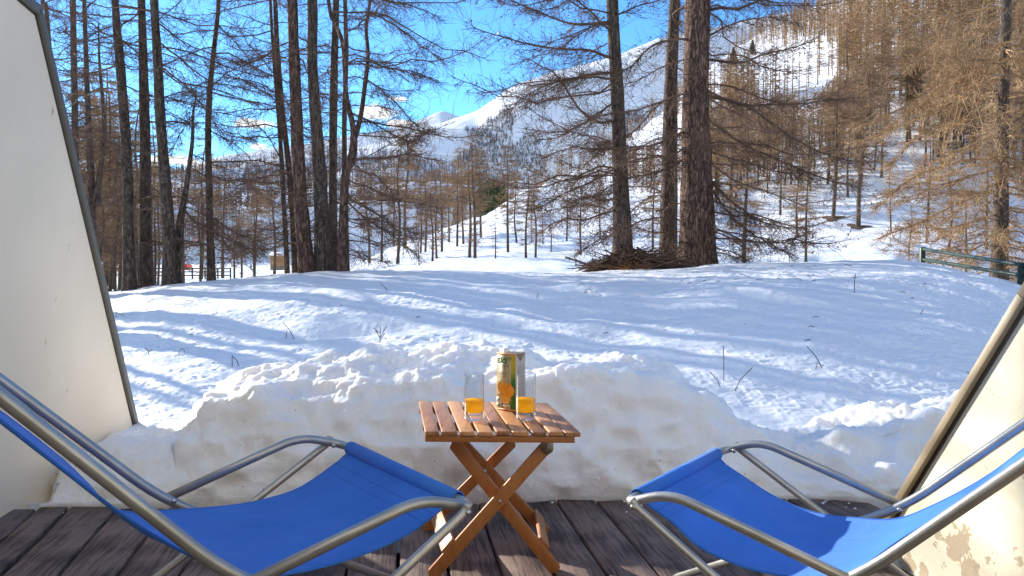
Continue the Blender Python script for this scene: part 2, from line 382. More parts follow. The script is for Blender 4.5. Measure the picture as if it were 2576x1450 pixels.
def peak_z(x, y):
    u = 1288+F*x/y; yr = ip(u, PEAK); t = np.clip((y-3600)/1800, 0, 1)
    z = HC+(HZ-(560+(yr-560)*t))/F*np.minimum(y, 5400)-np.maximum(y-5400, 0)*.7
    g = 1-np.abs(fbm(x*.0016, y*.0005, 4))*2.4
    return z+(g*110-70)*(np.clip((5400-y)/1500, 0, 1)*.9+.05)
polar('distant_peaks', peak_z, np.linspace(-4000, 3000, 500), np.concatenate([np.linspace(3500, 5410, 120), np.linspace(5450, 7000, 10)]), M['snow_far'])
# the sheet everything stands on
g = MB(); R_ = 16000
g.add([(-R_, -R_, -2.6), (R_, -R_, -2.6), (R_, R_, -2.6), (-R_, R_, -2.6)], [(0, 1, 2, 3)])
tag(g.build('ground', M['snow_far'], smooth=False), kind='structure')
exec_parts = []
# ------------------------------------------------------------------ deck
def wood_deck():
    m, N, L, P = newmat('weathered_deck_wood'); P.inputs['Roughness'].default_value = .75; P.inputs['Specular IOR Level'].default_value = .35
    t = N.new('ShaderNodeTexCoord'); at = N.new('ShaderNodeAttribute'); at.attribute_name = 'bid'
    cx = N.new('ShaderNodeCombineXYZ'); mu = N.new('ShaderNodeMath'); mu.operation = 'MULTIPLY'; L.new(at.outputs['Fac'], mu.inputs[0]); mu.inputs[1].default_value = 7.3
    L.new(mu.outputs[0], cx.inputs[0]); L.new(mu.outputs[0], cx.inputs[2]); L.new(at.outputs['Fac'], cx.inputs[1])
    rt = N.new('ShaderNodeMapping'); rt.inputs['Rotation'].default_value = (0, 0, math.radians(-8.6)); L.new(t.outputs['Object'], rt.inputs[0])
    ad = N.new('ShaderNodeVectorMath'); ad.operation = 'ADD'; L.new(rt.outputs[0], ad.inputs[0]); L.new(cx.outputs[0], ad.inputs[1])
    # knots bend the grain
    n0 = N.new('ShaderNodeTexNoise'); n0.inputs['Scale'].default_value = 3.5; n0.inputs['Detail'].default_value = 2; L.new(ad.outputs[0], n0.inputs['Vector'])
    wv = N.new('ShaderNodeVectorMath'); wv.operation = 'MULTIPLY_ADD'; wv.inputs[1].default_value = (.035, 0, .0); L.new(n0.outputs['Color'], wv.inputs[0]); L.new(ad.outputs[0], wv.inputs[2])
    mp = N.new('ShaderNodeMapping'); mp.inputs['Scale'].default_value = (1, .035, 1); L.new(wv.outputs[0], mp.inputs[0])
    n1 = N.new('ShaderNodeTexNoise'); n1.inputs['Scale'].default_value = 120; n1.inputs['Detail'].default_value = 6; n1.inputs['Roughness'].default_value = .7; L.new(mp.outputs[0], n1.inputs['Vector'])
    w1 = N.new('ShaderNodeTexWave'); w1.inputs['Scale'].default_value = 17; w1.inputs['Distortion'].default_value = 1.6; w1.inputs['Detail'].default_value = 3; w1.inputs['Detail Scale'].default_value = 1.5; L.new(mp.outputs[0], w1.inputs['Vector'])
    n2 = N.new('ShaderNodeTexNoise'); n2.inputs['Scale'].default_value = 5; n2.inputs['Detail'].default_value = 4; L.new(ad.outputs[0], n2.inputs['Vector'])
    a1 = N.new('ShaderNodeMath'); a1.operation = 'MULTIPLY_ADD'; L.new(w1.outputs[0], a1.inputs[0]); a1.inputs[1].default_value = .0; L.new(n1.outputs[0], a1.inputs[2])
    a2 = N.new('ShaderNodeMath'); a2.operation = 'MULTIPLY_ADD'; L.new(n2.outputs[0], a2.inputs[0]); a2.inputs[1].default_value = .8; L.new(a1.outputs[0], a2.inputs[2])
    r = N.new('ShaderNodeValToRGB'); L.new(a2.outputs[0], r.inputs[0])
    e = r.color_ramp.elements; e[0].position = .60; e[0].color = (.015, .010, .009, 1); e[1].position = 1.0; e[1].color = (.25, .17, .135, 1)
    x = e.new(.82); x.color = (.10, .066, .053, 1)
    L.new(r.outputs[0], P.inputs['Base Color'])
    b = N.new('ShaderNodeBump'); b.inputs['Strength'].default_value = .9; b.inputs['Distance'].default_value = .004; L.new(a1.outputs[0], b.inputs['Height']); L.new(b.outputs[0], P.inputs['Normal'])
    return m
M['deck'] = wood_deck()
dk = MB()
# gaps between boards: (u at row 1270, u at row 1449) measured left to right
gaps = [(-330, -740, 0), (-180, -520, 0), (-30, -310, 0), (105, -95, 0), (180, -6, 1), (302, 145, 0), (425, 292, 0), (583, 445, 0), (686, 590, 0), (795, 730, 0), (903, 868, 0), (1003, 1001, 0), (1104, 1131, 0), (1204, 1266, 0), (1304, 1397, 0), (1406, 1528, 0), (1506, 1660, 0), (1602, 1792, 0), (1702, 1923, 0), (1802, 2054, 0), (1902, 2185, 0), (2002, 2316, 0), (2102, 2447, 0), (2202, 2578, 0)]
for i in range(len(gaps)-1):
    L_, R2 = gaps[i], gaps[i+1]
    gw = .0095+.003*((i*7) % 3)/2; gl = .02 if L_[2] else gw
    far = 2.89+.012*math.sin(i*2.3) if i < 9 else 2.995
    def edge(ga, off):
        a = U(ga[0], 1270); b = U(ga[1], 1449); dr = (b-a); dr = dr/dr[1]
        f = a+dr*(far-a[1]); n = a+dr*(-1.6-a[1]); return f+np.array([off, 0, 0]), n+np.array([off, 0, 0])
    lf, ln = edge(L_, gl/2); rf, rn = edge(R2, -gw/2)
    zt = .0+.003*math.sin(i*5.1); seg = 14
    # rounded worn far corners and slight cupping: build as strips
    pts_l = [ln+(lf-ln)*k/seg for k in range(seg+1)]; pts_r = [rn+(rf-rn)*k/seg for k in range(seg+1)]
    if L_[2]:
        for k, d in ((10, .012), (11, .03), (12, .018), (13, .035), (14, .0)): pts_l[k] = pts_l[k]+np.array([d*.3, 0, 0])
    prof = [(0, -.045), (0, -.004), (.03, 0), (.97, 0), (1, -.004), (1, -.045)]
    V = []
    for k in range(seg+1):
        for (s, z) in prof:
            q = pts_l[k]*(1-s)+pts_r[k]*s; V.append((q[0], q[1], zt+z+(0.001*math.sin(k*1.7+i))))
    npf = len(prof); Q = []
    for k in range(seg):
        for j in range(npf-1):
            a = k*npf+j; Q.append((a, a+1, a+npf+1, a+npf))
    o = seg*npf; Q += [(o, o+1, o+4, o+5), (o+1, o+2, o+3, o+4), (5, 4, 1, 0), (4, 3, 2, 1)]
    dk.add(V, Q, a=i*1.37)
deck = dk.build('deck', M['deck'], smooth=False, attr='bid'); tag(deck, kind='structure')
gd = MB(); gd.add([(-7, -4, -.32), (6, -4, -.32), (6, 3.25, -.32), (-7, 3.25, -.32)], [(0, 1, 2, 3)])
tag(gd.build('soil', simple('dark_soil', (.03, .024, .02), .95), smooth=False), kind='structure')
# ------------------------------------------------------------------ snow bank ploughed against the deck
def bank():
    LIP = [(60, 1284), (112, 1276), (126, 1215), (172, 1186), (260, 1130), (350, 1118), (440, 1115), (475, 1065), (530, 1022), (600, 1000), (700, 1003), (800, 990), (900, 962), (1000, 960), (1100, 952), (1250, 958), (1400, 962), (1500, 935), (1600, 932), (1690, 945), (1740, 990), (1800, 1030), (1860, 1075), (1930, 1110), (2000, 1130), (2080, 1118), (2150, 1095), (2250, 1070), (2350, 1050), (2500, 1040), (2700, 1040)]
    CR = [(60, 1275), (112, 1250), (150, 1185), (200, 1150), (300, 1105), (400, 1093), (460, 1068), (520, 1000), (560, 960), (600, 938), (640, 918), (700, 905), (790, 887), (830, 872), (900, 873), (960, 881), (1000, 884), (1020, 897), (1050, 898), (1130, 884), (1200, 880), (1320, 881), (1360, 897), (1400, 905), (1480, 892), (1560, 897), (1640, 906), (1690, 930), (1715, 958), (1745, 978), (1800, 1003), (1815, 1024), (1850, 1050), (1900, 1075), (1950, 1090), (2000, 1086), (2040, 1076), (2060, 1060), (2110, 1050), (2150, 1036), (2215, 1012), (2300, 1008), (2350, 1000), (2420, 985), (2700, 960)]
    us = np.linspace(60, 2700, 760); ts = np.linspace(0, 1, 170)
    yl = ip(us, LIP); yc = ip(us, CR)
    toe = np.interp(us, [60, 590, 1000, 2700], [2.90, 2.92, 2.975, 2.975])+.05*vn(us*.004, us*0)+.02*vn(us*.013, us*0+3)
    k = ip(us, [(60, .25), (130, .4), (500, 1), (1900, 1), (2000, .9), (2200, 1.3), (2700, 1.3)])
    dl = toe+.12+.10*k; dc = dl+.12+.40*k; db = dc+.8
    zl = HC-(yl-HZ)/F*dl; zc = HC-(yc-HZ)/F*dc
    key_t = [0, .04, .18, .38, .46, .78, 1]
    P = np.zeros((len(ts), len(us), 3))
    for j, u in enumerate(us):
        a = (u-1288)/F
        kd = [toe[j]+.02, toe[j], toe[j]+.03, dl[j]-.035, dl[j], dc[j], db[j]]
        kz = [-.10, 0.02, zl[j]*.38, zl[j]*.90, zl[j], zc[j], min(-.05, zc[j])]
        # smooth: interpolate with monotone pieces then slight box blur
        d = np.interp(ts, key_t, kd); z = np.interp(ts, key_t, kz)
        ker = np.ones(9)/9; dp = np.convolve(np.pad(d, 4, 'edge'), ker, 'valid'); zp = np.convolve(np.pad(z, 4, 'edge'), ker, 'valid')
        w = np.clip((ts-.05)/.05, 0, 1); d = d*(1-w)+dp*w; z = z*(1-w)+zp*w
        P[:, j, 0] = a*d; P[:, j, 1] = d; P[:, j, 2] = z
    # lumps: displaced along the surface normal
    gu = np.gradient(P, axis=1); gt = np.gradient(P, axis=0); n = np.cross(gu, gt); n /= np.linalg.norm(n, axis=2, keepdims=True)+1e-9
    sgn = np.sign(n[60:100, :, 2].mean()); n *= sgn if sgn != 0 else 1
    big = vn3(P*3.6+3.1)*.10+vn3(P*7.5+9)*.055
    bil = (np.abs(vn3(P*6.5+2.2))-.18)*-.10+(np.abs(vn3(P*14+5.2))-.18)*-.030
    fine = vn3(P*30)*.012+vn3(P*60)*.007+vn3(P*110)*.0035
    T = ts[:, None]*np.ones(len(us))[None]
    top = np.clip((T-.36)/.12, 0, 1)
    amp = np.clip(T/.1, 0, 1)
    mid_ = vn3(P*[13, 13, 17]+4)*.035+(np.abs(vn3(P*[9, 9, 12]+7))-.15)*-.06
    disp = (big*(.75+.05*top)+bil*(.45+.5*top)+mid_*(1-.3*top)+fine*(.5+1.0*top))*amp*(.25+.75*k[None, :])
    P = P+n*disp[..., None]
    nt, nu = len(ts), len(us); i = np.arange(nt*nu).reshape(nt, nu)
    Q = np.stack([i[:-1, :-1], i[:-1, 1:], i[1:, 1:], i[1:, :-1]], -1).reshape(-1, 4)
    V = P.reshape(-1, 3)
    o = link('snow_bank', mesh_from('snow_bank', V, Q, M['bank']))
    tag(o, 'long lumpy bank of ploughed dirty white snow piled against the edge of the deck', 'snow bank')
bank()
def crumbs():
    rng = np.random.default_rng(31); mb = MB()
    for k in range(46):
        u = rng.uniform(130, 2350); q = U(u, rng.uniform(1262, 1262+abs(rng.normal(0, 22)))+ip(u, [(130, 24), (600, 16), (1000, 2), (2400, 2)]), 0.0); rr = rng.uniform(.002, .007)
        V = []
        for a in range(5):
            for b in range(8):
                th, ph = math.pi*a/4, 2*math.pi*b/8; f = rr*(1+rng.normal(0, .12)); V.append(q+[f*math.sin(th)*math.cos(ph), f*math.sin(th)*math.sin(ph), rr*.55+f*.7*math.cos(th)])
        mb.add(V, [(a*8+b, a*8+(b+1) % 8, (a+1)*8+(b+1) % 8, (a+1)*8+b) for a in range(4) for b in range(8)])
    tag(mb.build('snow_crumbs', M['snow']), 'crumbs of snow fallen on the deck boards along the foot of the bank', 'snow', kind='stuff')
crumbs()
# ------------------------------------------------------------------ side walls
def plaster(name, col, patches):
    m, N, L, P = newmat(name); P.inputs['Roughness'].default_value = .85; P.inputs['Specular IOR Level'].default_value = .25
    t = N.new('ShaderNodeTexCoord')
    n = N.new('ShaderNodeTexNoise'); n.inputs['Scale'].default_value = 1.6; n.inputs['Detail'].default_value = 6; L.new(t.outputs['Object'], n.inputs['Vector'])
    r = N.new('ShaderNodeValToRGB'); r.color_ramp.elements[0].position = .3; r.color_ramp.elements[1].position = .7
    r.color_ramp.elements[0].color = (*[c*.92 for c in col], 1); r.color_ramp.elements[1].color = (*[min(1, c*1.05) for c in col], 1); L.new(n.outputs[0], r.inputs[0])
    cur = r.outputs[0]
    # scuffs and pits: sparse dark flecks
    for sc, th, gt_, colr in ((9, .045, .62, (.25, .2, .14)), (17, .05, .75, (.35, .28, .2)), (4, .05, .6, (.45, .40, .30))):
        mp = N.new('ShaderNodeMapping'); mp.inputs['Scale'].default_value = (1, 1, .55); L.new(t.outputs['Object'], mp.inputs[0])
        nn = N.new('ShaderNodeTexNoise'); nn.inputs['Scale'].default_value = sc*3; nn.inputs['Detail'].default_value = 3; L.new(mp.outputs[0], nn.inputs['Vector'])
        w = N.new('ShaderNodeVectorMath'); w.operation = 'MULTIPLY_ADD'; w.inputs[1].default_value = (.12, .12, .12); L.new(nn.outputs['Color'], w.inputs[0]); L.new(mp.outputs[0], w.inputs[2])
        v = N.new('ShaderNodeTexVoronoi'); v.inputs['Scale'].default_value = sc; L.new(w.outputs[0], v.inputs['Vector'])
        lt = N.new('ShaderNodeMapRange'); L.new(v.outputs['Distance'], lt.inputs[0]); lt.inputs[1].default_value = th*1.5; lt.inputs[2].default_value = th*.8
        s = N.new('ShaderNodeSeparateColor'); L.new(v.outputs['Color'], s.inputs[0])
        g_ = N.new('ShaderNodeMath'); g_.operation = 'GREATER_THAN'; L.new(s.outputs[0], g_.inputs[0]); g_.inputs[1].default_value = gt_
        mm = N.new('ShaderNodeMath'); mm.operation = 'MULTIPLY'; L.new(lt.outputs[0], mm.inputs[0]); L.new(g_.outputs[0], mm.inputs[1])
        x = N.new('ShaderNodeMix'); x.data_type = 'RGBA'; L.new(mm.outputs[0], x.inputs['Factor']); L.new(cur, x.inputs[6]); x.inputs[7].default_value = (*colr, 1); cur = x.outputs[2]
    # peeled paint
    n3 = N.new('ShaderNodeTexNoise'); n3.inputs['Scale'].default_value = 22; n3.inputs['Detail'].default_value = 5; n3.inputs['Roughness'].default_value = .6; L.new(t.outputs['Object'], n3.inputs['Vector'])
    pm = None
    for (c, rad) in patches:
        s = N.new('ShaderNodeVectorMath'); s.operation = 'DISTANCE'; L.new(t.outputs['Object'], s.inputs[0]); s.inputs[1].default_value = c
        mr = N.new('ShaderNodeMapRange'); L.new(s.outputs['Value'], mr.inputs[0]); mr.inputs[1].default_value = rad; mr.inputs[2].default_value = 0; mr.inputs[3].default_value = 0; mr.inputs[4].default_value = .30
        if pm is None: pm = mr.outputs[0]
        else:
            a = N.new('ShaderNodeMath'); a.operation = 'MAXIMUM'; L.new(pm, a.inputs[0]); L.new(mr.outputs[0], a.inputs[1]); pm = a.outputs[0]
    bump_src = n3.outputs[0]
    if pm is not None:
        a = N.new('ShaderNodeMath'); a.operation = 'ADD'; L.new(n3.outputs[0], a.inputs[0]); L.new(pm, a.inputs[1])
        st = N.new('ShaderNodeMapRange'); L.new(a.outputs[0], st.inputs[0]); st.inputs[1].default_value = .69; st.inputs[2].default_value = .70
        x = N.new('ShaderNodeMix'); x.data_type = 'RGBA'; L.new(st.outputs[0], x.inputs['Factor']); L.new(cur, x.inputs[6]); x.inputs[7].default_value = (.47, .38, .26, 1); cur = x.outputs[2]
    L.new(cur, P.inputs['Base Color'])
    b = N.new('ShaderNodeBump'); b.inputs['Strength'].default_value = .25; b.inputs['Distance'].default_value = .004; n4 = N.new('ShaderNodeTexNoise'); n4.inputs['Scale'].default_value = 60; n4.inputs['Detail'].default_value = 5
    L.new(t.outputs['Object'], n4.inputs['Vector']); L.new(n4.outputs[0], b.inputs['Height']); L.new(b.outputs[0], P.inputs['Normal'])
    return m
WD = np.array([-.152, 1.0, 0]); WD /= np.linalg.norm(WD); WN = np.array([WD[1], -WD[0], 0])   # along the wall, and to the right of it
def onplane(u, v, P, n):
    r = ray(u, v); O = np.array([0, 0, HC]); return O+r*(np.dot(P-O, n)/np.dot(r, n))
def wall(P0, edge_px, side, label, mat, trim_mat, trim_w, label_trim, gapc):
    """side=+1: the visible face looks right (left wall); -1: looks left"""
    e = [onplane(u, v, P0, WN) for (u, v) in edge_px]          # along the slanted edge, bottom first
    t = empty('partition_wall', tuple(e[0]*[1, 1, 0]), label, 'wall')
    near = P0-WD*4.2
    poly = [near*[1, 1, 0]+[0, 0, -.3], e[0]*[1, 1, 0]+[0, 0, -.3]]
    d0 = (e[0]-e[1]); bot = e[0]+d0/abs(d0[2])*max(e[0][2]+.3, 0) if abs(d0[2]) > 1e-6 else e[0]
    poly[1] = bot; poly += e[0:]; top = e[-1].copy(); nt = near.copy(); nt[2] = top[2]+.25*side if side < 0 else top[2]+.3
    poly += [nt]
    poly = [np.array(p) for p in poly]; th = -WN*side*.16
    mb = MB(); n = len(poly)
    V = poly+[p+th for p in poly]
    o_ = np.array(t.location); me = bpy.data.meshes.new('panel')
    fs = [list(range(n)), [i+n for i in range(n)][::-1]]+[[(i+1) % n, i, i+n, (i+1) % n+n] for i in range(n)]
    me.from_pydata([tuple(p-o_) for p in V], [], fs); me.materials.append(mat); link('panel', me, t)
    # metal flashing: strip standing proud along the slanted edge
    f = MB(); path = [bot]+e
    for i in range(len(path)-1):
        a, b = path[i], path[i+1]; dr = (b-a)/np.linalg.norm(b-a); inw = np.cross(dr, WN); inw = inw if inw[1] < 0 else -inw
        o1 = WN*side*.018; bk = -WN*side*.175
        q = [a-inw*.004, b-inw*.004, b+inw*trim_w, a+inw*trim_w]
        inner = [p+o1 for p in q]
        outer = [p+bk for p in q]
        f.hexa(outer, inner) if side > 0 else f.hexa(outer, inner)
    f.build('edge_flashing', trim_mat, t, smooth=False, bevel=.002)
    s = MB()  # dark strip painted in as the shadow the proud flashing throws on the wall
    for i in range(len(path)-1):
        a, b = path[i], path[i+1]; dr = (b-a)/np.linalg.norm(b-a); inw = np.cross(dr, WN); inw = inw if inw[1] < 0 else -inw
        q = [a+inw*trim_w, b+inw*trim_w, b+inw*(trim_w+gapc), a+inw*(trim_w+gapc)]
        s.hexa([p-WN*side*.004 for p in q], [p+WN*side*.003 for p in q])
    s.build('flashing_shadow', simple('painted_shadow', (.07, .06, .045), .8), t, smooth=False)
    return t
PL = U(32, 1282); PR = U(2293, 1448)
lw = wall(PL, [(345, 1083), (95, 19), (40, -30)], 1, 'cream plaster side wall with slanted edge, standing in shade left of the deck', plaster('plaster_left', (.94, .78, .57), []), simple('grey_brown_metal', (.15, .135, .11), .5, .2), .036, 'l', .010)
rp = [(tuple(onplane(2400, 1370, PR, WN)-np.array([PR[0], PR[1], 0])*0), .13), (tuple(onplane(2450, 1440, PR, WN)), .12), (tuple(onplane(2560, 1400, PR, WN)), .06), (tuple(onplane(2455, 910, PR, WN)), .05), (tuple(onplane(2280, 1415, PR, WN)), .06), (tuple(onplane(2330, 1440, PR, WN)), .05)]
bot = None
e0 = onplane(2230, 1312, PR, WN)
rp = [((c[0]-e0[0], c[1]-e0[1], c[2]), r) for c, r in rp]
rw = wall(PR, [(2230, 1312), (2576, 740), (2990, 60)], -1, 'sunlit cream wall with peeling paint and slanted tan metal edge right of the deck', plaster('plaster_right', (.72, .66, .50), rp), simple('tan_metal', (.27, .21, .13), .5, .1, .5, 12, .12), .020, 'r', .010)
def facade():  # unseen wall added behind the camera to bounce warm light onto the bank
    m = M['facade'] = simple('facade_plaster', (.78, .70, .55), .85, 0, .3, 2, .06, .2, 50)
    t = empty('bounce_wall', (0, -1.6, 0), 'unseen cream chalet wall with a wide glass door, added behind the deck for bounce light', 'wall')
    a = PL-WD*4.4; b = PR-WD*3.9; a = a*[1, 1, 0]; b = b*[1, 1, 0]; d = (b-a)/np.linalg.norm(b-a); L = np.linalg.norm(b-a); nrm = np.array([-d[1], d[0], 0])
    mb = MB()
    for (s0, s1, z0, z1) in ((-.4, L*.3, -.3, 5.2), (L*.72, L+.4, -.3, 5.2), (L*.3, L*.72, 2.1, 5.2)): mb.box(a+d*(s0+s1)/2-nrm*.1+np.array([0, 0, (z0+z1)/2]), d*(s1-s0)/2, nrm*.1, [0, 0, (z1-z0)/2])
    mb.build('wall', m, t, smooth=False)
    mb = MB(); s0, s1 = L*.3, L*.72; fw = simple('door_frame', (.25, .12, .05), .5)
    for s_ in (s0+.04, (s0+s1)/2, s1-.04): mb.box(a+d*s_-nrm*.06+np.array([0, 0, 1.05]), d*.04, nrm*.03, [0, 0, 1.05])
    for z_ in (.04, 2.06): mb.box(a+d*(s0+s1)/2-nrm*.06+np.array([0, 0, z_]), d*(s1-s0)/2, nrm*.028, [0, 0, .038])
    dr = mb.build('door', fw, t, smooth=False)
    mb = MB(); mb.box(a+d*(s0+s1)/2-nrm*.07+np.array([0, 0, 1.05]), d*(s1-s0)/2*.97, nrm*.004, [0, 0, 1.0]); g_ = simple('dark_pane', (.04, .045, .05), .05, 0, .8); o = mb.build('pane', g_, t, smooth=False)
facade()
# ------------------------------------------------------------------ folding table
def wood_table(name, c0, c1):
    m, N, L, P = newmat(name); P.inputs['Roughness'].default_value = .42
    t = N.new('ShaderNodeTexCoord'); at = N.new('ShaderNodeAttribute'); at.attribute_name = 'bid'
    mp = N.new('ShaderNodeMapping'); mp.inputs['Scale'].default_value = (1, .12, 1) if 'top' in name else (1, 1, .2); L.new(t.outputs['Object'], mp.inputs[0])
    cx = N.new('ShaderNodeVectorMath'); cx.operation = 'ADD'; L.new(mp.outputs[0], cx.inputs[0]); L.new(at.outputs['Vector'], cx.inputs[1])
    n = N.new('ShaderNodeTexNoise'); n.inputs['Scale'].default_value = 70; n.inputs['Detail'].default_value = 6; L.new(cx.outputs[0], n.inputs['Vector'])
    n2 = N.new('ShaderNodeTexNoise'); n2.inputs['Scale'].default_value = 8; n2.inputs['Detail'].default_value = 3; L.new(cx.outputs[0], n2.inputs['Vector'])
    a = N.new('ShaderNodeMath'); a.operation = 'MULTIPLY_ADD'; L.new(n2.outputs[0], a.inputs[0]); a.inputs[1].default_value = .9; L.new(n.outputs[0], a.inputs[2])
    a3 = N.new('ShaderNodeMath'); a3.operation = 'MULTIPLY_ADD'; L.new(at.outputs['Fac'], a3.inputs[0]); a3.inputs[1].default_value = .55; L.new(a.outputs[0], a3.inputs[2])
    r = N.new('ShaderNodeValToRGB'); L.new(a3.outputs[0], r.inputs[0]); r.color_ramp.elements[0].position = .75; r.color_ramp.elements[1].position = 1.35 if False else 1.0
    mr = N.new('ShaderNodeMapRange'); L.new(a3.outputs[0], mr.inputs[0]); mr.inputs[1].default_value = .75; mr.inputs[2].default_value = 1.55; L.new(mr.outputs[0], r.inputs[0])
    r.color_ramp.elements[0].position = 0; r.color_ramp.elements[0].color = (*c0, 1); r.color_ramp.elements[1].color = (*c1, 1)
    L.new(r.outputs[0], P.inputs['Base Color'])
    b = N.new('ShaderNodeBump'); b.inputs['Strength'].default_value = .25; b.inputs['Distance'].default_value = .002; L.new(n.outputs[0], b.inputs['Height']); L.new(b.outputs[0], P.inputs['Normal'])
    return m
HT = .46
M['tabletop'] = wood_table('top_wood', (.22, .085, .035), (.66, .32, .125))
M['leg'] = wood_table('leg_wood', (.34, .12, .032), (.52, .21, .06))
M['brass'] = simple('dull_brass', (.42, .34, .20), .4, .8)
M['steel'] = simple('bolt_steel', (.5, .5, .48), .35, .9)
cFL, cFR, cBL, cBR = U(1069.6, 1086, HT), U(1461, 1089, HT), U(1053.5, 1009.4, HT), U(1377, 1014, HT)
def table():
    t = empty('folding_table', (float((cFL+cFR)[0]/2), 2.42, 0), 'small folding wooden table with slatted top and crossed legs between the two deck chairs', 'table')
    fr = [(175, 385), (425, 660), (700, 915), (970, 1190), (1240, 1450), (1480, 1720), (1775, 1985), (2030, 2240), (2262, 2490)]
    tp = MB(); rs = [.25, .1, .75, .95, .15, .9, .1, .8, .45]
    for i, (a, b) in enumerate(fr):
        s0 = (a-175)/(2490-175); s1 = (b-175)/(2490-175)
        k0, k1 = (0 if i else -.0), 1.0
        dz = (.0, .0, .001, .0, .002, .001, 0, .002, 0)[i]; fwd = (0, .004, -.004, -.002, .004, 0, .004, .004, 0)[i]
        def q(s, k):
            p = (cFL*(1-s)+cFR*s)*(1-k)+(cBL*(1-s)+cBR*s)*k; return p+np.array([0, 0, dz])
        k0 = fwd
        top = [q(s0, k0), q(s1, k0), q(s1, 1), q(s0, 1)]; dn = np.array([0, 0, -.013])
        tp.hexa([p+dn for p in top], top, rs[i])
    tp.build('tabletop', M['tabletop'], t, smooth=False, attr='bid', bevel=.0016)
    # two rails under the slats and the end apron
    rl = MB()
    for (k, w) in ((.012, .03), (.36, .03), (.90, .03)):
        def q(s, k): return (cFL*(1-s)+cFR*s)*(1-k)+(cBL*(1-s)+cBR*s)*k
        a0, a1, b0, b1 = q(.0, k), q(.965, k), q(.0, k+w/.5*.6), q(.965, k+w/.5*.6)
        z = np.array([0, 0, -.0135]); hh = np.array([0, 0, -.019 if k < .1 else -.024])
        rl.hexa([a0+z+hh, a1+z+hh, b1+z+hh, b0+z+hh], [a0+z, a1+z, b1+z, b0+z], .2)
    rl.build('rail', M['leg'], t, smooth=False, attr='bid', bevel=.0012)
    def yplane(u, v, y): r = ray(u, v); return np.array([0, 0, HC])+r*(y/r[1])
    def leg(top_px, foot_px, y, bd, w=.019, th=.009):
        a = yplane(*top_px, y); b = yplane(*foot_px, y)
        if foot_px[1] > 1431 or True:
            dr = (b-a); b = a+dr*((a[2]-.0)/(a[2]-b[2]))   # down to the deck
        d = (b-a); d /= np.linalg.norm(d); n = np.array([d[2], 0, -d[0]])
        m = MB(); c = (a+b)/2; h = np.linalg.norm(b-a)/2
        # rounded ends
        pts = []
        for e, sgn in ((a, -1), (b, 1)):
            for ang in np.linspace(-90, 90, 7):
                ca, sa = math.cos(math.radians(ang)), math.sin(math.radians(ang))
                pts.append(e+d*sgn*(ca*w*.6-w*.6)+n*sgn*sa*w)
        k = len(pts); dy = np.array([0, th, 0]); V = [p-dy for p in pts]+[p+dy for p in pts]
        cc = (a+b)/2; V += [cc-dy, cc+dy]; T = []; Q = []
        for i in range(k):
            j = (i+1) % k; T += [(i, j, 2*k), (j+k, i+k, 2*k+1)]; Q.append((j, i, i+k, j+k))
        m.add(V, Q, T, bd); o = m.build('leg', M['leg'], t, smooth=False, attr='bid', bevel=.0012)
        return a, b
    aB, bB = leg((1376, 1122), (1085, 1449), 2.245, .5)
    aA, bA = leg((1139, 1112), (1397, 1432), 2.285, .2)
    aB2, bB2 = leg((1292, 1110), (1062, 1338), 2.655, .35)
    aA2, bA2 = leg((1152, 1103), (1382, 1348), 2.615, .1)
    # flat cross boards tying each leg pair together
    for (p, q, k, wv) in ((aB+(bB-aB)*.80, aB2+(bB2-aB2)*.83, .6, .026), (aA+(bA-aA)*.82, aA2+(bA2-aA2)*.85, .3, .022)):
        d = q-p; d /= np.linalg.norm(d); up = (aB-bB) if k > .5 else (aA-bA); up = up/np.linalg.norm(up); up = up-d*np.dot(up, d); up /= np.linalg.norm(up); n = np.cross(d, up); n = n if n[2] > 0 else -n
        off = n*.024
        m = MB(); m.box((p+q)/2+off, (q-p)/2*1.02, up*wv, n*.006, k); m.build('stretcher', M['leg'], t, smooth=False, attr='bid', bevel=.0012)
    # hinge bracket and bolts
    b = MB(); c = aB+np.array([.0, -.0125, 0]); pts = []
    for x, z in [(-.019, .034), (.019, .034), (.019, -.006)]+[(.019*math.cos(r), -.006-.017*math.sin(r)) for r in np.linspace(0, math.pi, 8)][1:-1]+[(-.019, -.006)]: pts.append(c+np.array([x, 0, z]))
    k = len(pts); V = pts+[p+np.array([0, .003, 0]) for p in pts]+[c, c+np.array([0, .003, 0])]; T = []; Q = []
    for i in range(k):
        j = (i+1) % k; T += [(j, i, 2*k), (i+k, j+k, 2*k+1)]; Q.append((i, j, j+k, i+k))
    b.add(V, Q, T); b.build('hinge_bracket', M['brass'], t, smooth=False)
    cr = yplane(1257, 1262, 2.232)
    cr2 = yplane(1219, 1186, 2.27)
    for p in (aB+np.array([0, -.014, 0]), cr, cr2):
        s = MB(); s.tube([p+np.array([0, .006, 0]), p, p+np.array([0, -.0025, 0]), p+np.array([0, -.0035, 0])], [.0055, .0055, .0042, .001], 10); s.build('bolt', M['steel'], t)
    return t
table()
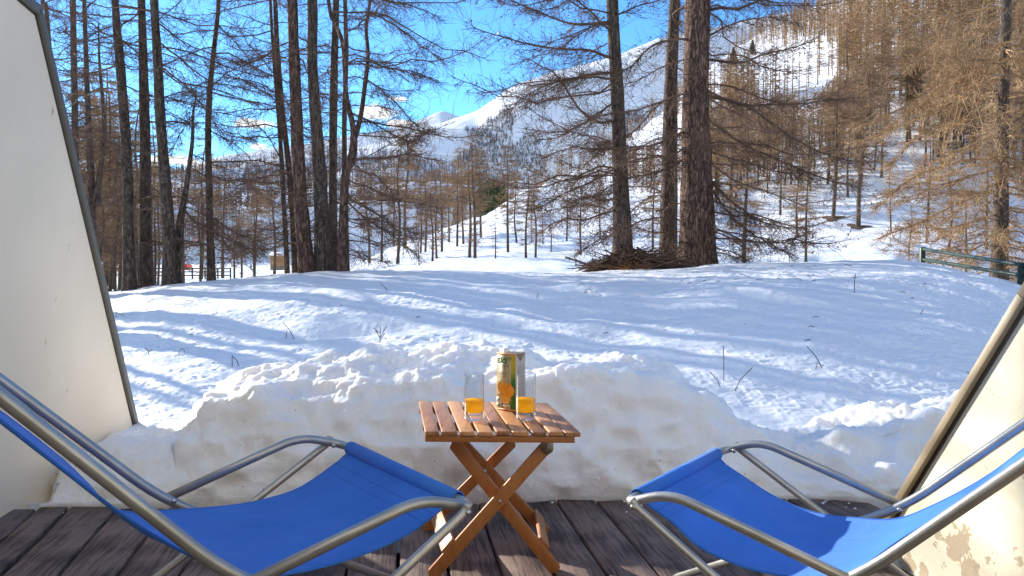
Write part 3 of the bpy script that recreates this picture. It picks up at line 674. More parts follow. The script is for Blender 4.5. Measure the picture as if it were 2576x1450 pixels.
# ------------------------------------------------------------------ glasses of juice
def thin_glass():
    m, N, L, P = newmat('clear_glass'); N.remove(P); o = N['Material Output']
    tr = N.new('ShaderNodeBsdfTransparent'); tr.inputs[0].default_value = (.96, .97, .97, 1); gl = N.new('ShaderNodeBsdfGlossy'); gl.inputs['Roughness'].default_value = .02
    fr = N.new('ShaderNodeLayerWeight'); fr.inputs[0].default_value = .45
    mr = N.new('ShaderNodeMapRange'); mr.inputs[3].default_value = .04; mr.inputs[4].default_value = 1.0; L.new(fr.outputs['Facing'], mr.inputs[0])
    pw = N.new('ShaderNodeMath'); pw.operation = 'POWER'; L.new(fr.outputs['Facing'], pw.inputs[0]); pw.inputs[1].default_value = 2.5; L.new(pw.outputs[0], mr.inputs[0])
    mx = N.new('ShaderNodeMixShader'); L.new(mr.outputs[0], mx.inputs[0]); L.new(tr.outputs[0], mx.inputs[1]); L.new(gl.outputs[0], mx.inputs[2]); L.new(mx.outputs[0], o.inputs[0]); return m
M['glass'] = thin_glass()
def juice_mat():
    m, N, L, P = newmat('orange_juice'); o = N['Material Output']
    P.inputs['Base Color'].default_value = (1.0, .60, .012, 1); P.inputs['Roughness'].default_value = .25
    tl = N.new('ShaderNodeBsdfTranslucent'); tl.inputs[0].default_value = (1, .68, .03, 1); mx = N.new('ShaderNodeMixShader'); mx.inputs[0].default_value = .78; L.new(P.outputs[0], mx.inputs[1]); L.new(tl.outputs[0], mx.inputs[2]); L.new(mx.outputs[0], o.inputs[0]); 
    return m
M['juice'] = juice_mat()
def ring_mesh(prof, S=40, close=False):
    V = []; Q = []
    for (r, z) in prof:
        for k in range(S): a = 2*math.pi*k/S; V.append((r*math.cos(a), r*math.sin(a), z))
    for i in range(len(prof)-1):
        for k in range(S): Q.append((i*S+k, i*S+(k+1) % S, (i+1)*S+(k+1) % S, (i+1)*S+k))
    return np.array(V), Q
def glass(u, v, label, level0, level1):
    p = U(u, v, HT); t = empty('drinking_glass', (p[0], p[1], HT+.0025), label, 'glass')
    R = .0315; H = .146
    V, Q = ring_mesh([(0.0005, 0), (R*.85, 0), (R*.97, .002), (R, .006), (R, .08), (R*1.01, H-.002), (R*1.0, H), (R*.965, H-.001), (R*.985, .08), (R*.98, .022), (R*.8, .016), (R*.4, .0145), (.0005, .014)])
    mb = MB(); mb.add(V+np.array(t.location), Q); mb.build('tumbler', M['glass'], t)
    V, Q = ring_mesh([(.0005, level0), (R*.78, level0+.001), (R*.975, level0+.006), (R*.98, level1), (R*.94, level1-.001), (.0005, level1-.0015)])
    mb = MB(); mb.add(V+np.array(t.location), Q); mb.build('orange_juice', M['juice'], t)
glass(1193, 1058, 'glass of orange juice standing alone on the table left of the carton', .024, .064)
glass(1323, 1057, 'glass of orange juice in front of the right side of the juice carton', .024, .066)
# ------------------------------------------------------------------ juice carton
def carton():
    m = lambda n, c, **k: simple('print_'+n, c, .45, **k)
    A = U(1249.5, 1030, HT+.002); w, dp, h = .067, .058, .196
    Bp = U(1297.5, 1036.5, HT+.002)
    ex = Bp-A; ex[2] = 0; ex /= np.linalg.norm(ex); ey = np.array([-ex[1], ex[0], 0]); w = np.linalg.norm((Bp-A)[:2])
    A[2] = HT+.002
    t = empty('juice_carton', tuple(A+ex*w/2+ey*dp/2), 'upright orange juice carton with white cap between the two glasses', 'carton')
    P = lambda a, b, z: A+ex*a*w+ey*b*dp+np.array([0, 0, z*h])
    body = MB(); body.hexa([P(0, 0, 0), P(1, 0, 0), P(1, 1, 0), P(0, 1, 0)], [P(0, 0, 1), P(1, 0, 1), P(1, 1, 1.005), P(0, 1, 1.005)])
    body.build('box', simple('carton_board', (.55, .50, .40), .5, nscale=20, var=.03), t, smooth=False, bevel=.0005)
    fl = MB(); c = A+np.array([0, 0, .0005])
    # folded side flap with diagonal seam
    fl.add([P(1, .03, .995)+ex*.0012, P(1, .97, .995)+ex*.0012, P(1, .5, .86)+ex*.0012, P(1, .03, .995)+ex*.0004, P(1, .97, .995)+ex*.0004, P(1, .5, .86)+ex*.0004], [(0, 2, 5, 3), (2, 1, 4, 5)], [(0, 1, 2)])
    fl.build('side_flap', simple('flap_board', (.52, .46, .35), .5), t, smooth=False)
    sm = MB(); sm.box((P(1, .03, .99)+P(1, .5, .86))/2+ex*.0013, (P(1, .5, .86)-P(1, .03, .99))/2, ex*.0003, np.array([0, 0, .0007])); sm.build('flap_seam', simple('seam_shade', (.25, .2, .14), .6), t, smooth=False)
    tf = MB(); tf.box(P(.5, .52, 1.012), ex*w*.5, ey*.006, np.array([0, 0, .0016])); tf.build('top_seam', simple('top_board', (.8, .78, .74), .5), t, smooth=False)
    cp = P(.34, .35, 1.006); cap = MB(); V, Q = ring_mesh([(.0115, 0), (.0115, .013), (.0105, .0145), (.0005, .0145)], 24); cap.add(V+cp, Q); cap.build('cap', simple('white_cap', (.85, .85, .85), .4), t)
    def rect(name, x0, x1, z0, z1, col, lv=1, **k):
        mb = MB(); o = -ey*.0006*lv
        mb.hexa([P(x0, 0, z0), P(x1, 0, z0), P(x1, 0, z0)+o, P(x0, 0, z0)+o][::-1], [P(x0, 0, z1), P(x1, 0, z1), P(x1, 0, z1)+o, P(x0, 0, z1)+o][::-1])
        return mb.build(name, m(name, col, **k), t, smooth=False)
    def poly(name, pts, col, lv, **k):
        mb = MB(); n = len(pts); o = -ey*.0006*lv; V = [P(x, 0, z)+o for x, z in pts]; c = sum(V)/n; mb.add(V+[c], None, [(i, (i+1) % n, n) for i in range(n)]); return mb.build(name, m(name, col, **k), t, smooth=False)
    def disc(cx, cz, rx, rz, a0=0, a1=360, rot=0, n=22):
        o = []
        for a in np.linspace(math.radians(a0), math.radians(a1), n):
            x, y = rx*math.cos(a), rz*math.sin(a); c, s = math.cos(math.radians(rot)), math.sin(math.radians(rot)); o.append((cx+(x*c-y*s), cz+(x*s+y*c)*w/h))
        return o
    rect('front_panel', .012, .75, .03, .962, (.40, .30, .14))
    rect('orange_band', 0, 1, 0, .028, (.75, .26, .04)); rect('orange_rim', 0, 1, .968, 1, (.78, .30, .08))
    # strip of meadow down the right of the front
    mb = MB(); o = -ey*.0006; nn = 24; V = []
    for i in range(nn+1):
        z = .03+.93*i/nn; V += [P(.752, 0, z)+o, P(.985, 0, z)+o]
    mb.add(V, [(2*i, 2*i+1, 2*i+3, 2*i+2) for i in range(nn)])
    gm, N, L, Pn = newmat('meadow_print'); tc_ = N.new('ShaderNodeTexCoord'); sp = N.new('ShaderNodeSeparateXYZ'); L.new(tc_.outputs['Object'], sp.inputs[0]); rr = N.new('ShaderNodeValToRGB'); mr = N.new('ShaderNodeMapRange'); mr.inputs[1].default_value = .0; mr.inputs[2].default_value = h
    ns = N.new('ShaderNodeTexNoise'); ns.inputs['Scale'].default_value = 45; L.new(tc_.outputs['Object'], ns.inputs['Vector']); ad_ = N.new('ShaderNodeMath'); ad_.operation = 'MULTIPLY_ADD'; L.new(ns.outputs[0], ad_.inputs[0]); ad_.inputs[1].default_value = .35; L.new(mr.outputs[0], ad_.inputs[2])
    L.new(sp.outputs[2], mr.inputs[0]); L.new(ad_.outputs[0], rr.inputs[0]); e = rr.color_ramp.elements; e[0].position = .2; e[0].color = (.03, .09, .01, 1); e[1].position = 1; e[1].color = (.52, .40, .03, 1)
    for ps, cc in ((.5, (.02, .13, .02, 1)), (.72, (.06, .22, .02, 1)), (.85, (.35, .36, .02, 1)), (.65, (.02, .12, .02, 1))): x = e.new(ps); x.color = cc
    L.new(rr.outputs[0], Pn.inputs['Base Color']); Pn.inputs['Roughness'].default_value = .45
    mb.build('meadow_strip', gm, t, smooth=False)
    rect('panel_edge', .745, .752, .45, .962, (.72, .68, .5), 1.5)
    org, dko = (.82, .30, .012), (.70, .19, .01)
    poly('orange_slice_back', disc(.32, .40, .27, .27, 60, 250), (.80, .36, .03), 1.6); poly('peel_back', disc(.20, .375, .20, .05, 0, 360, -50), dko, 1.5)
    poly('orange_fruit', disc(.60, .352, .33, .31), org, 2.2, nscale=60, var=.12)
    poly('fruit_leaf', [(.60, .43), (.64, .455), (.66, .425)], (.05, .07, .02), 2.4)
    poly('orange_peel', disc(.42, .215, .37, .27, 170, 385, -18), dko, 2.8); poly('orange_pith', disc(.40, .222, .33, .24, 170, 385, -18), (.85, .60, .28), 3.1); poly('orange_slice', disc(.39, .228, .29, .21, 165, 385, -18), (.84, .38, .03), 3.4)
    for i in range(16):
        x = .66+.32*((i*37) % 16)/16; zz = .05+.02*(i % 3); poly('grass_blade', [(x-.015, zz), (x+.015, zz), (x+.05*((i % 5)-2)/2, zz+.10+.045*(i % 4))], (.04+.03*(i % 3), .15+.04*(i % 4), .02), 3.0+.05*i)
    rect('label_white', .02, .24, .045, .225, (.72, .69, .58), 4); rect('ab_square', .045, .215, .145, .208, (.04, .13, .05), 5); rect('leaf_flag', .045, .215, .065, .105, (.05, .22, .03), 5)
    rect('score_card', .28, .70, .04, .10, (.72, .69, .58), 4)
    for i, c in enumerate([(.02, .17, .06), (.25, .45, .05), (.75, .60, .05), (.80, .30, .03), (.65, .05, .03)]): rect('score_cell', .305+.072*i, .305+.072*(i+1)-.004, .05, .08, c, 5)
    # lettering
    def text(s, x, z, size, col, lv=5, ext=.0, bold=0):
        cu = bpy.data.curves.new('t', 'FONT'); cu.body = s; cu.size = size; cu.extrude = .00008; cu.offset = bold; cu.resolution_u = 3
        o = bpy.data.objects.new('t', cu); COL.objects.link(o); dg = bpy.context.evaluated_depsgraph_get(); me = bpy.data.meshes.new_from_object(o.evaluated_get(dg)); bpy.data.objects.remove(o)
        q = P(x, 0, z)-ey*.0006*lv-np.array(t.location); Mx = Matrix(((ex[0], 0, -ey[0], q[0]), (ex[1], 0, -ey[1], q[1]), (0, 1, 0, q[2]), (0, 0, 0, 1))); me.transform(Mx)
        me.materials.clear(); me.materials.append(m('ink', col)); ob = link('lettering', me, t); return ob
    text('Carrefour', .05, .895, .0148, (.20, .34, .10), 3, bold=.0002); text('BIO', .05, .818, .0245, (.01, .20, .04), 3, bold=.0011)
    text("JUS D'ORANGE", .05, .765, .0072, (.25, .16, .06), 3, bold=.0001); text('SANS PULPE', .05, .735, .0062, (.28, .18, .08), 3); text('pur jus', .05, .71, .0062, (.28, .18, .08), 3)
    text('issu de l\'agriculture', .05, .655, .0058, (.30, .2, .1), 3); text('biologique', .05, .63, .0058, (.3, .2, .1), 3); text('1 L', .4, .60, .006, (.3, .2, .1), 3)
    rect('white_rule', .05, .50, .548, .553, (.75, .72, .6), 2); rect('white_rule', .05, .50, .520, .525, (.75, .72, .6), 2)
    text('AB', .065, .155, .0085, (.8, .8, .7), 6, bold=.0003); text('NUTRI-SCORE', .295, .086, .0034, (.2, .2, .2), 6)
    # lines of small print on the side
    sp_ = MB()
    for i in range(20):
        z = .80-.028*i; sp_.box(P(1, .5, z)+ex*.0006, ey*dp*(.36 if i % 5 else .2), ex*.0002, np.array([0, 0, .0009]))
    sp_.build('small_print', simple('small_print_ink', (.42, .36, .28), .6), t, smooth=False)
carton()
# ------------------------------------------------------------------ deck chairs
def canvas_mat():
    m, N, L, P = newmat('blue_canvas'); o = N['Material Output']; P.inputs['Roughness'].default_value = .8; P.inputs['Specular IOR Level'].default_value = .2
    t = N.new('ShaderNodeTexCoord'); n = N.new('ShaderNodeTexNoise'); n.inputs['Scale'].default_value = 5; n.inputs['Detail'].default_value = 5; L.new(t.outputs['Object'], n.inputs['Vector'])
    r = N.new('ShaderNodeValToRGB'); r.color_ramp.elements[0].position = .3; r.color_ramp.elements[1].position = .7; r.color_ramp.elements[0].color = (.05, .22, .72, 1); r.color_ramp.elements[1].color = (.075, .27, .82, 1); L.new(n.outputs[0], r.inputs[0])
    L.new(r.outputs[0], P.inputs['Base Color']); P.inputs['Sheen Weight'].default_value = .25; P.inputs['Sheen Tint'].default_value = (.5, .7, 1, 1)
    wr = N.new('ShaderNodeTexNoise'); wr.inputs['Scale'].default_value = 7; wr.inputs['Detail'].default_value = 4; wr.inputs['Distortion'].default_value = .8; L.new(t.outputs['Object'], wr.inputs['Vector']); b0 = N.new('ShaderNodeBump'); b0.inputs['Strength'].default_value = 1; b0.inputs['Distance'].default_value = .012; L.new(wr.outputs[0], b0.inputs['Height']); ck = N.new('ShaderNodeTexWave'); ck.inputs['Scale'].default_value = 210; L.new(t.outputs['Object'], ck.inputs['Vector'])
    b = N.new('ShaderNodeBump'); b.inputs['Strength'].default_value = .25; b.inputs['Distance'].default_value = .0012; L.new(ck.outputs[0], b.inputs['Height']); L.new(b0.outputs[0], b.inputs['Normal']); L.new(b.outputs[0], P.inputs['Normal'])
    tl = N.new('ShaderNodeBsdfTranslucent'); L.new(r.outputs[0], tl.inputs[0]); mx = N.new('ShaderNodeMixShader'); mx.inputs[0].default_value = .22; L.new(P.outputs[0], mx.inputs[1]); L.new(tl.outputs[0], mx.inputs[2]); L.new(mx.outputs[0], o.inputs[0])
    return m
M['canvas'] = canvas_mat()
def tube_mat():
    m, N, L, P = newmat('grey_tube'); P.inputs['Metallic'].default_value = .6; P.inputs['Roughness'].default_value = .33
    t = N.new('ShaderNodeTexCoord'); n = N.new('ShaderNodeTexNoise'); n.inputs['Scale'].default_value = 14; n.inputs['Detail'].default_value = 7; L.new(t.outputs['Object'], n.inputs['Vector'])
    r = N.new('ShaderNodeValToRGB'); r.color_ramp.elements[0].position = .35; r.color_ramp.elements[1].position = .65; r.color_ramp.elements[0].color = (.36, .36, .335, 1); r.color_ramp.elements[1].color = (.48, .475, .445, 1); L.new(n.outputs[0], r.inputs[0]); L.new(r.outputs[0], P.inputs['Base Color'])
    n2 = N.new('ShaderNodeTexNoise'); n2.inputs['Scale'].default_value = 90; n2.inputs['Detail'].default_value = 4; L.new(t.outputs['Object'], n2.inputs['Vector'])
    mr = N.new('ShaderNodeMapRange'); L.new(n2.outputs[0], mr.inputs[0]); mr.inputs[3].default_value = .24; mr.inputs[4].default_value = .46; L.new(mr.outputs[0], P.inputs['Roughness'])
    b = N.new('ShaderNodeBump'); b.inputs['Strength'].default_value = .15; b.inputs['Distance'].default_value = .001; L.new(n2.outputs[0], b.inputs['Height']); L.new(b.outputs[0], P.inputs['Normal']); return m
M['tube'] = tube_mat()
def chair(Npx, Fpx, h, sgn, label, A_prof, A_far, B_prof, C_prof, near_prof, far_prof):
    Nn = U(*Npx, h); Ff = U(*Fpx, h); c = Ff-Nn; wd = np.linalg.norm(c); c /= wd; a = np.array([c[1], -c[0], 0])*sgn
    t = empty('deck_chair', (float((Nn+Ff)[0]/2-a[0]*.35), float((Nn+Ff)[1]/2-a[1]*.35), 0), label, 'deck chair', 'blue canvas deck chairs on the deck')
    Z = np.array([0, 0, 1.0])
    def pt(s, z, w): return Nn*[1, 1, 0]+a*s+c*w+Z*z           # w: 0 near side ... wd far side
    rb, rc = .0107, .0094
    # frame A: the long frame with the backrest, inside frame B
    iA = .022; pa = [pt(s, z, iA) for s, z in A_prof]; pf = [pt(s, z, wd-iA) for s, z in A_far]
    path = fillet(pa+pf[::-1], [0]+[.09]*(len(pa)-2)+[.06, .06]+[.09]*(len(pa)-2)+[0])
    mb = MB(); mb.tube(path, .0110, 16)
    # foot bar closing the lower end
    mb.tube([pa[0], pf[0]], .0105, 14)
    mb.build('backrest_frame', M['tube'], t)
    iB = -.004; pb = [pt(s, z, iB) for s, z in B_prof]; pbf = [pt(s, z, wd-iB) for s, z in [(B_prof[0][0]-.006, A_far[1][1]-.002)]+B_prof[1:]]
    path = fillet(pb+pbf[::-1], [0]+[.05]*(len(pb)-2)+[.035, .035]+[.05]*(len(pb)-2)+[0])
    mb = MB(); mb.tube(path, rb, 16); mb.build('seat_frame', M['tube'], t)
    iC = -.028; pc = [pt(s, z, iC) for s, z in C_prof]; pcf = [pt(s, z, wd-iC) for s, z in C_prof]
    path = fillet(pc+pcf[::-1], [0]+[.04]*(2*len(pc)-2)+[0])
    mb = MB(); mb.tube(path, rc, 14); mb.build('leg_frame', M['tube'], t)
    # black plastic hinge blocks and rivets
    hb = simple('black_plastic', (.02, .02, .02), .5)
    for w_, s_, z_ in ((iA, *A_prof[1]), (wd-iA, *A_prof[1])):
        mb = MB(); p = pt(s_+.004, z_-.004, w_); p2 = pt(s_-.03, z_-.002, w_); mb.tube([p, p2], .0142, 12)
    for k, (s_, z_) in enumerate(((0.0, h), (B_prof[0][0], B_prof[0][1]))):
        for w_, e in ((-.040 if k == 0 else -.018, -1), (wd-.010 if k == 0 else wd-.036, -1)):
            p = pt(s_, z_ if (k == 0 or w_ < 0) else A_far[1][1]-.002, w_); mb = MB(); d = c*e
            mb.tube([p-d*.004, p, p+d*.0015, p+d*.0022], [.006, .006, .0045, .0008], 12); mb.build('rivet', M['steel'], t)
    # canvas
    nP = smooth_path([(s, z, 0) for s, z in near_prof], 6)[:, :2]; fP = smooth_path([(s, z, 0) for s, z in far_prof], 6)[:, :2]
    K = 110
    def res(P):
        l = np.concatenate([[0], np.cumsum(np.linalg.norm(np.diff(P, axis=0), axis=1))]); l /= l[-1]; q = np.linspace(0, 1, K); return np.stack([np.interp(q, l, P[:, 0]), np.interp(q, l, P[:, 1])], 1)
    nP, fP = res(nP), res(fP); J = 40; ins = .052
    V = []
    for i in range(K):
        for j in range(J+1):
            q = j/J; s, z = nP[i]*(1-q)+fP[i]*q
            sag = -.010*math.sin(math.pi*q)*math.sin(math.pi*min(1, i/K*1.0))+.0018*math.sin(q*19+i*.09)*math.sin(math.pi*q)*math.sin(i/K*math.pi)
            w_ = ins+(wd-2*ins)*q+.004*math.sin(i*.11)*(q-.5); V.append(pt(s, z+sag, w_))
    V = np.array(V).reshape(K, J+1, 3); i = np.arange(K*(J+1)).reshape(K, J+1); Q = np.stack([i[:-1, :-1], i[:-1, 1:], i[1:, 1:], i[1:, :-1]], -1).reshape(-1, 4)
    mb = MB(); mb.add(V.reshape(-1, 3), Q)
    # sleeve round the front bar
    fs = B_prof[-1]; mb2 = MB()
    mb2.tube([pt(fs[0], fs[1], ins-.002), pt(fs[0], fs[1], wd-ins+.002)], .0165, 18); mb.V += mb2.V; mb.A += mb2.A; mb.Q.append(mb2.Q[0]+mb.n); mb.n += mb2.n
    o = mb.build('canvas_sling', M['canvas'], t); so = o.modifiers.new('solid', 'SOLIDIFY'); so.thickness = .0022; so.offset = 0
    st_ = MB(); i_ = 5; st_.tube([V[i_, j]+np.array([0, 0, .0016]) for j in range(J+1)], .0009, 4); st_.tube([V[i_+2, j]+np.array([0, 0, .0016]) for j in range(J+1)], .0007, 4)
    st_.build('stitching', simple('navy_thread', (.04, .17, .58), .8), t)
    hm = MB()
    for P_, w_ in ((nP, ins+.003), (fP, wd-ins-.003)):
        hm.tube([pt(P_[i][0], P_[i][1]+.0005, w_) for i in range(0, K, 2)], .0026, 6)
    hm.build('hem', M['canvas'], t)
    return t
LA = [(.30, .012), (-.43, .435), (-1.09, 1.150)]; LF = [(.28, .012), (-.42, .41), (-1.13, 1.127)]
LB = [(-.40, .43), (-.088, .508), (.030, .472)]
LC = [(.006, .492), (0, .475), (-.76, .012)]
chair((1152, 1277), (836, 1120), .475, 1, 'blue canvas deck chair on grey tubes left of the table, all in shade', LA, LF, LB, LC,
      [(.030, .489), (.012, .468), (-.09, .422), (-.22, .402), (-.34, .405), (-.42, .43), (-.48, .470), (-.54, .520), (-.60, .578), (-.75, .742), (-.95, .965), (-1.09, 1.148)],
      [(.030, .489), (.012, .455), (-.10, .395), (-.18, .38), (-.265, .378), (-.41, .393), (-.52, .415), (-.58, .49), (-.63, .553), (-.72, .65), (-.95, .885), (-1.13, 1.125)])
RA = [(.215, .012), (-.43, .358), (-1.12, 1.055)]; RF = [(.20, .012), (-.43, .355), (-1.12, 1.038)]
RB = [(-.425, .37), (-.072, .465), (.035, .425)]
RC = [(.010, .444), (0, .430), (-.68, .012)]
chair((1613, 1265.5), (1849, 1133.5), .43, -1, 'blue canvas deck chair on grey tubes right of the table, half in sun', RA, RF, RB, RC,
      [(.035, .442), (.02, .415), (-.05, .382), (-.11, .343), (-.18, .325), (-.25, .320), (-.34, .33), (-.42, .362), (-.51, .45), (-.61, .54), (-.8, .732), (-1.12, 1.053)],
      [(.035, .442), (.02, .408), (-.04, .376), (-.135, .332), (-.235, .312), (-.32, .317), (-.42, .334), (-.503, .386), (-.605, .47), (-.68, .55), (-.85, .73), (-1.12, 1.037)])
# ------------------------------------------------------------------ larches
def limb(mb, path, r0, rng, nb, bl, sub=3, sl=.22, cones=0, tr=.0035, S=5, drop=.25, tend=.12):
    """one branch: main stem along path, side twigs and sub-twigs, all thin tubes"""
    path = np.asarray(path); K = len(path); tt = np.linspace(0, 1, K)
    mb.tubes(path[None], (r0*(1-.85*tt)**1.0+tr)[None], S)
    if nb <= 0: return
    t = rng.uniform(tend, 1, nb)
    P0 = np.stack([np.interp(t, tt, path[:, k]) for k in range(3)], 1)
    Tg = np.gradient(path, axis=0); Tg /= np.linalg.norm(Tg, axis=1, keepdims=True)+1e-9
    T = np.stack([np.interp(t, tt, Tg[:, k]) for k in range(3)], 1)
    side = np.cross(T, [0, 0, 1.0]); side /= np.linalg.norm(side, axis=1, keepdims=True)+1e-6
    side *= rng.choice([-1, 1], nb)[:, None]
    ang = rng.uniform(.35, 1.15, nb)[:, None]
    d = T*np.cos(ang)+side*np.sin(ang)+np.array([0, 0, 1])*rng.normal(-.12, .4, nb)[:, None]; d /= np.linalg.norm(d, axis=1, keepdims=True)
    Ln = bl*(1.05-.65*t)*rng.uniform(.35, 1.15, nb)
    s = np.linspace(0, 1, 5); cur = rng.normal(0, .3, (nb, 3)); g = rng.uniform(0, drop*2, nb)
    B = P0[:, None]+d[:, None]*(Ln[:, None]*s)[..., None]+cur[:, None]*(Ln[:, None]*s**2)[..., None]
    B[..., 2] += Ln[:, None]*(-g[:, None]*s**2+ (g*.75)[:, None]*s**4)
    mb.tubes(B, tr*np.array([1.5, 1.3, 1.1, .9, .55])[None]*np.ones((nb, 1)), 3)
    if sub:
        n = nb*sub; bi = np.repeat(np.arange(nb), sub); q = rng.uniform(.12, 1, n)
        Q0 = np.stack([np.array([0.0]*n)]*3, 1)
        k = np.minimum((q*4).astype(int), 3); f = (q*4-k)[:, None]
        Q0 = B[bi, k]*(1-f)+B[bi, k+1]*f; bd = B[bi, k+1]-B[bi, k]; bd /= np.linalg.norm(bd, axis=1, keepdims=True)+1e-9
        rd = rng.normal(0, 1, (n, 3)); rd -= bd*np.sum(rd*bd, 1, keepdims=True); rd /= np.linalg.norm(rd, axis=1, keepdims=True)
        a2 = rng.uniform(.5, 1.2, n)[:, None]; d2 = bd*np.cos(a2)+rd*np.sin(a2); l2 = sl*rng.uniform(.3, 1.2, n)[:, None]
        c2 = rng.normal(0, .25, (n, 3)); c2[:, 2] += .15
        X = np.stack([Q0, Q0+d2*l2*.5+c2*l2*.2, Q0+d2*l2+c2*l2*.6], 1)
        mb.tubes(X, tr*np.array([1.0, .85, .5])[None]*np.ones((n, 1)), 3)
        if cones:
            m_ = min(cones, n); ii = rng.integers(0, n, m_); p = X[ii, 1]; dd = rng.normal(0, 1, (m_, 3)); dd /= np.linalg.norm(dd, axis=1, keepdims=True)
            C = np.stack([p, p+dd*.012, p+dd*.03], 1); mb.tubes(C, np.array([.004, .013, .003])[None]*np.ones((m_, 1)), 4)
def auto_limb_path(p, az, L, pitch, droop, up, rng, K=9):
    s = np.linspace(0, 1, K); h = np.array([math.cos(az), math.sin(az), 0]); n = np.array([-h[1], h[0], 0])
    wob = np.cumsum(rng.normal(0, .028, K))*L; wob[0] = 0; wz = np.cumsum(rng.normal(0, .02, K))*L; wz[0] = 0
    P = p+h*(L*s)[:, None]*np.sqrt(max(.2, 1-min(.6, abs(pitch))**2))+n*wob[:, None]
    P[:, 2] += L*(pitch*s-droop*s**2+up*s**4)+wz; return P
def trunk_mesh(mb, path, rad, rng, S=14, dense=.12):
    P = smooth_path(path, 6); R = np.interp(np.linspace(0, 1, len(P)), np.linspace(0, 1, len(rad)), rad)
    l = np.concatenate([[0], np.cumsum(np.linalg.norm(np.diff(P, axis=0), axis=1))]); n = max(8, int(l[-1]/dense)); q = np.linspace(0, l[-1], n)
    P = np.stack([np.interp(q, l, P[:, k]) for k in range(3)], 1); R = np.interp(q, l, R)
    zz = P[:, 2]-P[0, 2]; R = R*(1+.35*np.exp(-zz/.35))
    th = np.arange(S)*2*math.pi/S; ph = rng.uniform(0, 6)
    X = np.cos(th)[None]*3+ph; Y = zz[:, None]*1.3
    rr = R[:, None]*(1+.16*vn(X*1.0, np.sin(th)[None]*3+Y)+.12*vn(X*3, np.sin(th)[None]*7+Y*2.2))
    rr = rr*(1+.10*np.exp(-zz/.3)[:, None]*np.sin(th*4+ph)[None])
    V = np.stack([P[:, 0:1]+rr*np.cos(th), P[:, 1:2]+rr*np.sin(th), np.repeat(P[:, 2:3], S, 1)], -1)
    i = np.arange(n*S).reshape(n, S); a0, a1 = i[:-1], i[1:]; Q = np.stack([a0, np.roll(a0, -1, 1), np.roll(a1, -1, 1), a1], -1).reshape(-1, 4); mb.add(V.reshape(-1, 3), Q)
    return P, R
def near_larch(pxs, ws, d, label, seed, zmin=1.2, n=26, Lr=(1.2, 2.6), pitch=(-.25, .15), az=None, hand=(), mat='twig', bark='bark', Htop=15, nb=26, bl=.55, sub=4, extra=(), hair=0, cones=0, nup=13, tr=.0029, droop=.25, group='bare larches on the snow crest'):
    rng = np.random.default_rng(seed)
    pts = [D(u, v, d) for u, v in pxs]; rad = [w/2/F*d for w in ws]
    b = pts[0].copy(); gz = float(field_z(np.array(b[0]), np.array(b[1]))); b[2] = min(b[2], gz)-.12
    pts[0][2] = max(pts[0][2], b[2]+.05); pts = [b]+pts; rad = [rad[0]]+rad
    top = pts[-1]; dr = (pts[-1]-pts[-2]); dr = dr/max(dr[2], .1); dr[:2] *= .6
    hh = Htop-top[2]
    if hh > 1:
        for k in (.3, .6, 1): pts.append(top+dr*hh*k*np.array([.7, .7, 1])); rad.append(max(.01, rad[-1-0]*1.0*(1-.33*1) if False else rad[len(ws)]*(1-k)**.8+.012))
    t = empty('larch_tree', tuple(b), label, 'tree', group)
    mb = MB(); P, R = trunk_mesh(mb, np.array(pts), rad, rng)
    for ex, ew in extra:
        q = [D(u, v, dd) for u, v, dd in ex]; trunk_mesh(mb, np.array(q), [w/2/F*d for w in ew], rng, 10)
    mb.build('trunk', M[bark], t)
    cr = MB()
    zs = np.concatenate([rng.uniform(zmin, 6.6, n), rng.uniform(6.6, max(6.7, Htop-.5), nup)])
    for z in zs:
        i = int(np.argmin(np.abs(P[:, 2]-z))); p = P[i]
        hi = z > 6.6
        a = rng.uniform(0, 2*math.pi) if (az is None or hi) else rng.normal(*az[rng.integers(len(az))])
        L = rng.uniform(*Lr)*(1 if not hi else max(.25, 1.1*(1-(z-6.6)/(Htop-6.0))))
        path = auto_limb_path(p, a, L, rng.uniform(*pitch), rng.uniform(.0, droop*1.6), rng.uniform(.05, .3), rng)
        limb(cr, path, .003+.0042*L, rng, int(nb*L/2*(1.35 if not hi else .6)), bl*(1 if not hi else 1.0), sub if not hi else 0, .2, int(cones*L) if not hi else 0, tr)
    for h in hand:
        q = [D(u, v, dd) for u, v, dd in h['p']]; path = smooth_path(q, 5); path[1:] += np.cumsum(rng.normal(0, .010, (len(path)-1, 3)), 0)*[1, 1, 1]; L = np.sum(np.linalg.norm(np.diff(path, axis=0), axis=1))
        limb(cr, path, h.get('r', .03)*.48, rng, int(min(34, h.get('nb', 24))*1.3*L), h.get('bl', .6), h.get('sub', 4), h.get('sl', .22), int(h.get('cones', cones)*L*3), tr, 6, h.get('drop', .3), .06)
    if hair:   # fine shoots growing straight from the trunk
        ii = rng.integers(0, int(np.searchsorted(P[:, 2], 6.5)), hair); p = P[ii]; a = rng.uniform(0, 2*math.pi, hair); dd = np.stack([np.cos(a), np.sin(a), rng.normal(.1, .4, hair)], 1)
        l = rng.uniform(.12, .5, hair)[:, None]; p = p+dd*[1, 1, 0]*(R[ii][:, None]*.8); c = rng.normal(0, .5, (hair, 3)); c[:, 2] += .2
        X = np.stack([p, p+dd*l*.4+c*l*.1, p+dd*l*.75+c*l*.35, p+dd*l+c*l*.9], 1); cr.tubes(X, np.array([1.2, 1, .8, .5])[None]*tr*np.ones((hair, 1)), 3)
    cr.build('crown', M[mat], t)
    return t
A0 = math.pi
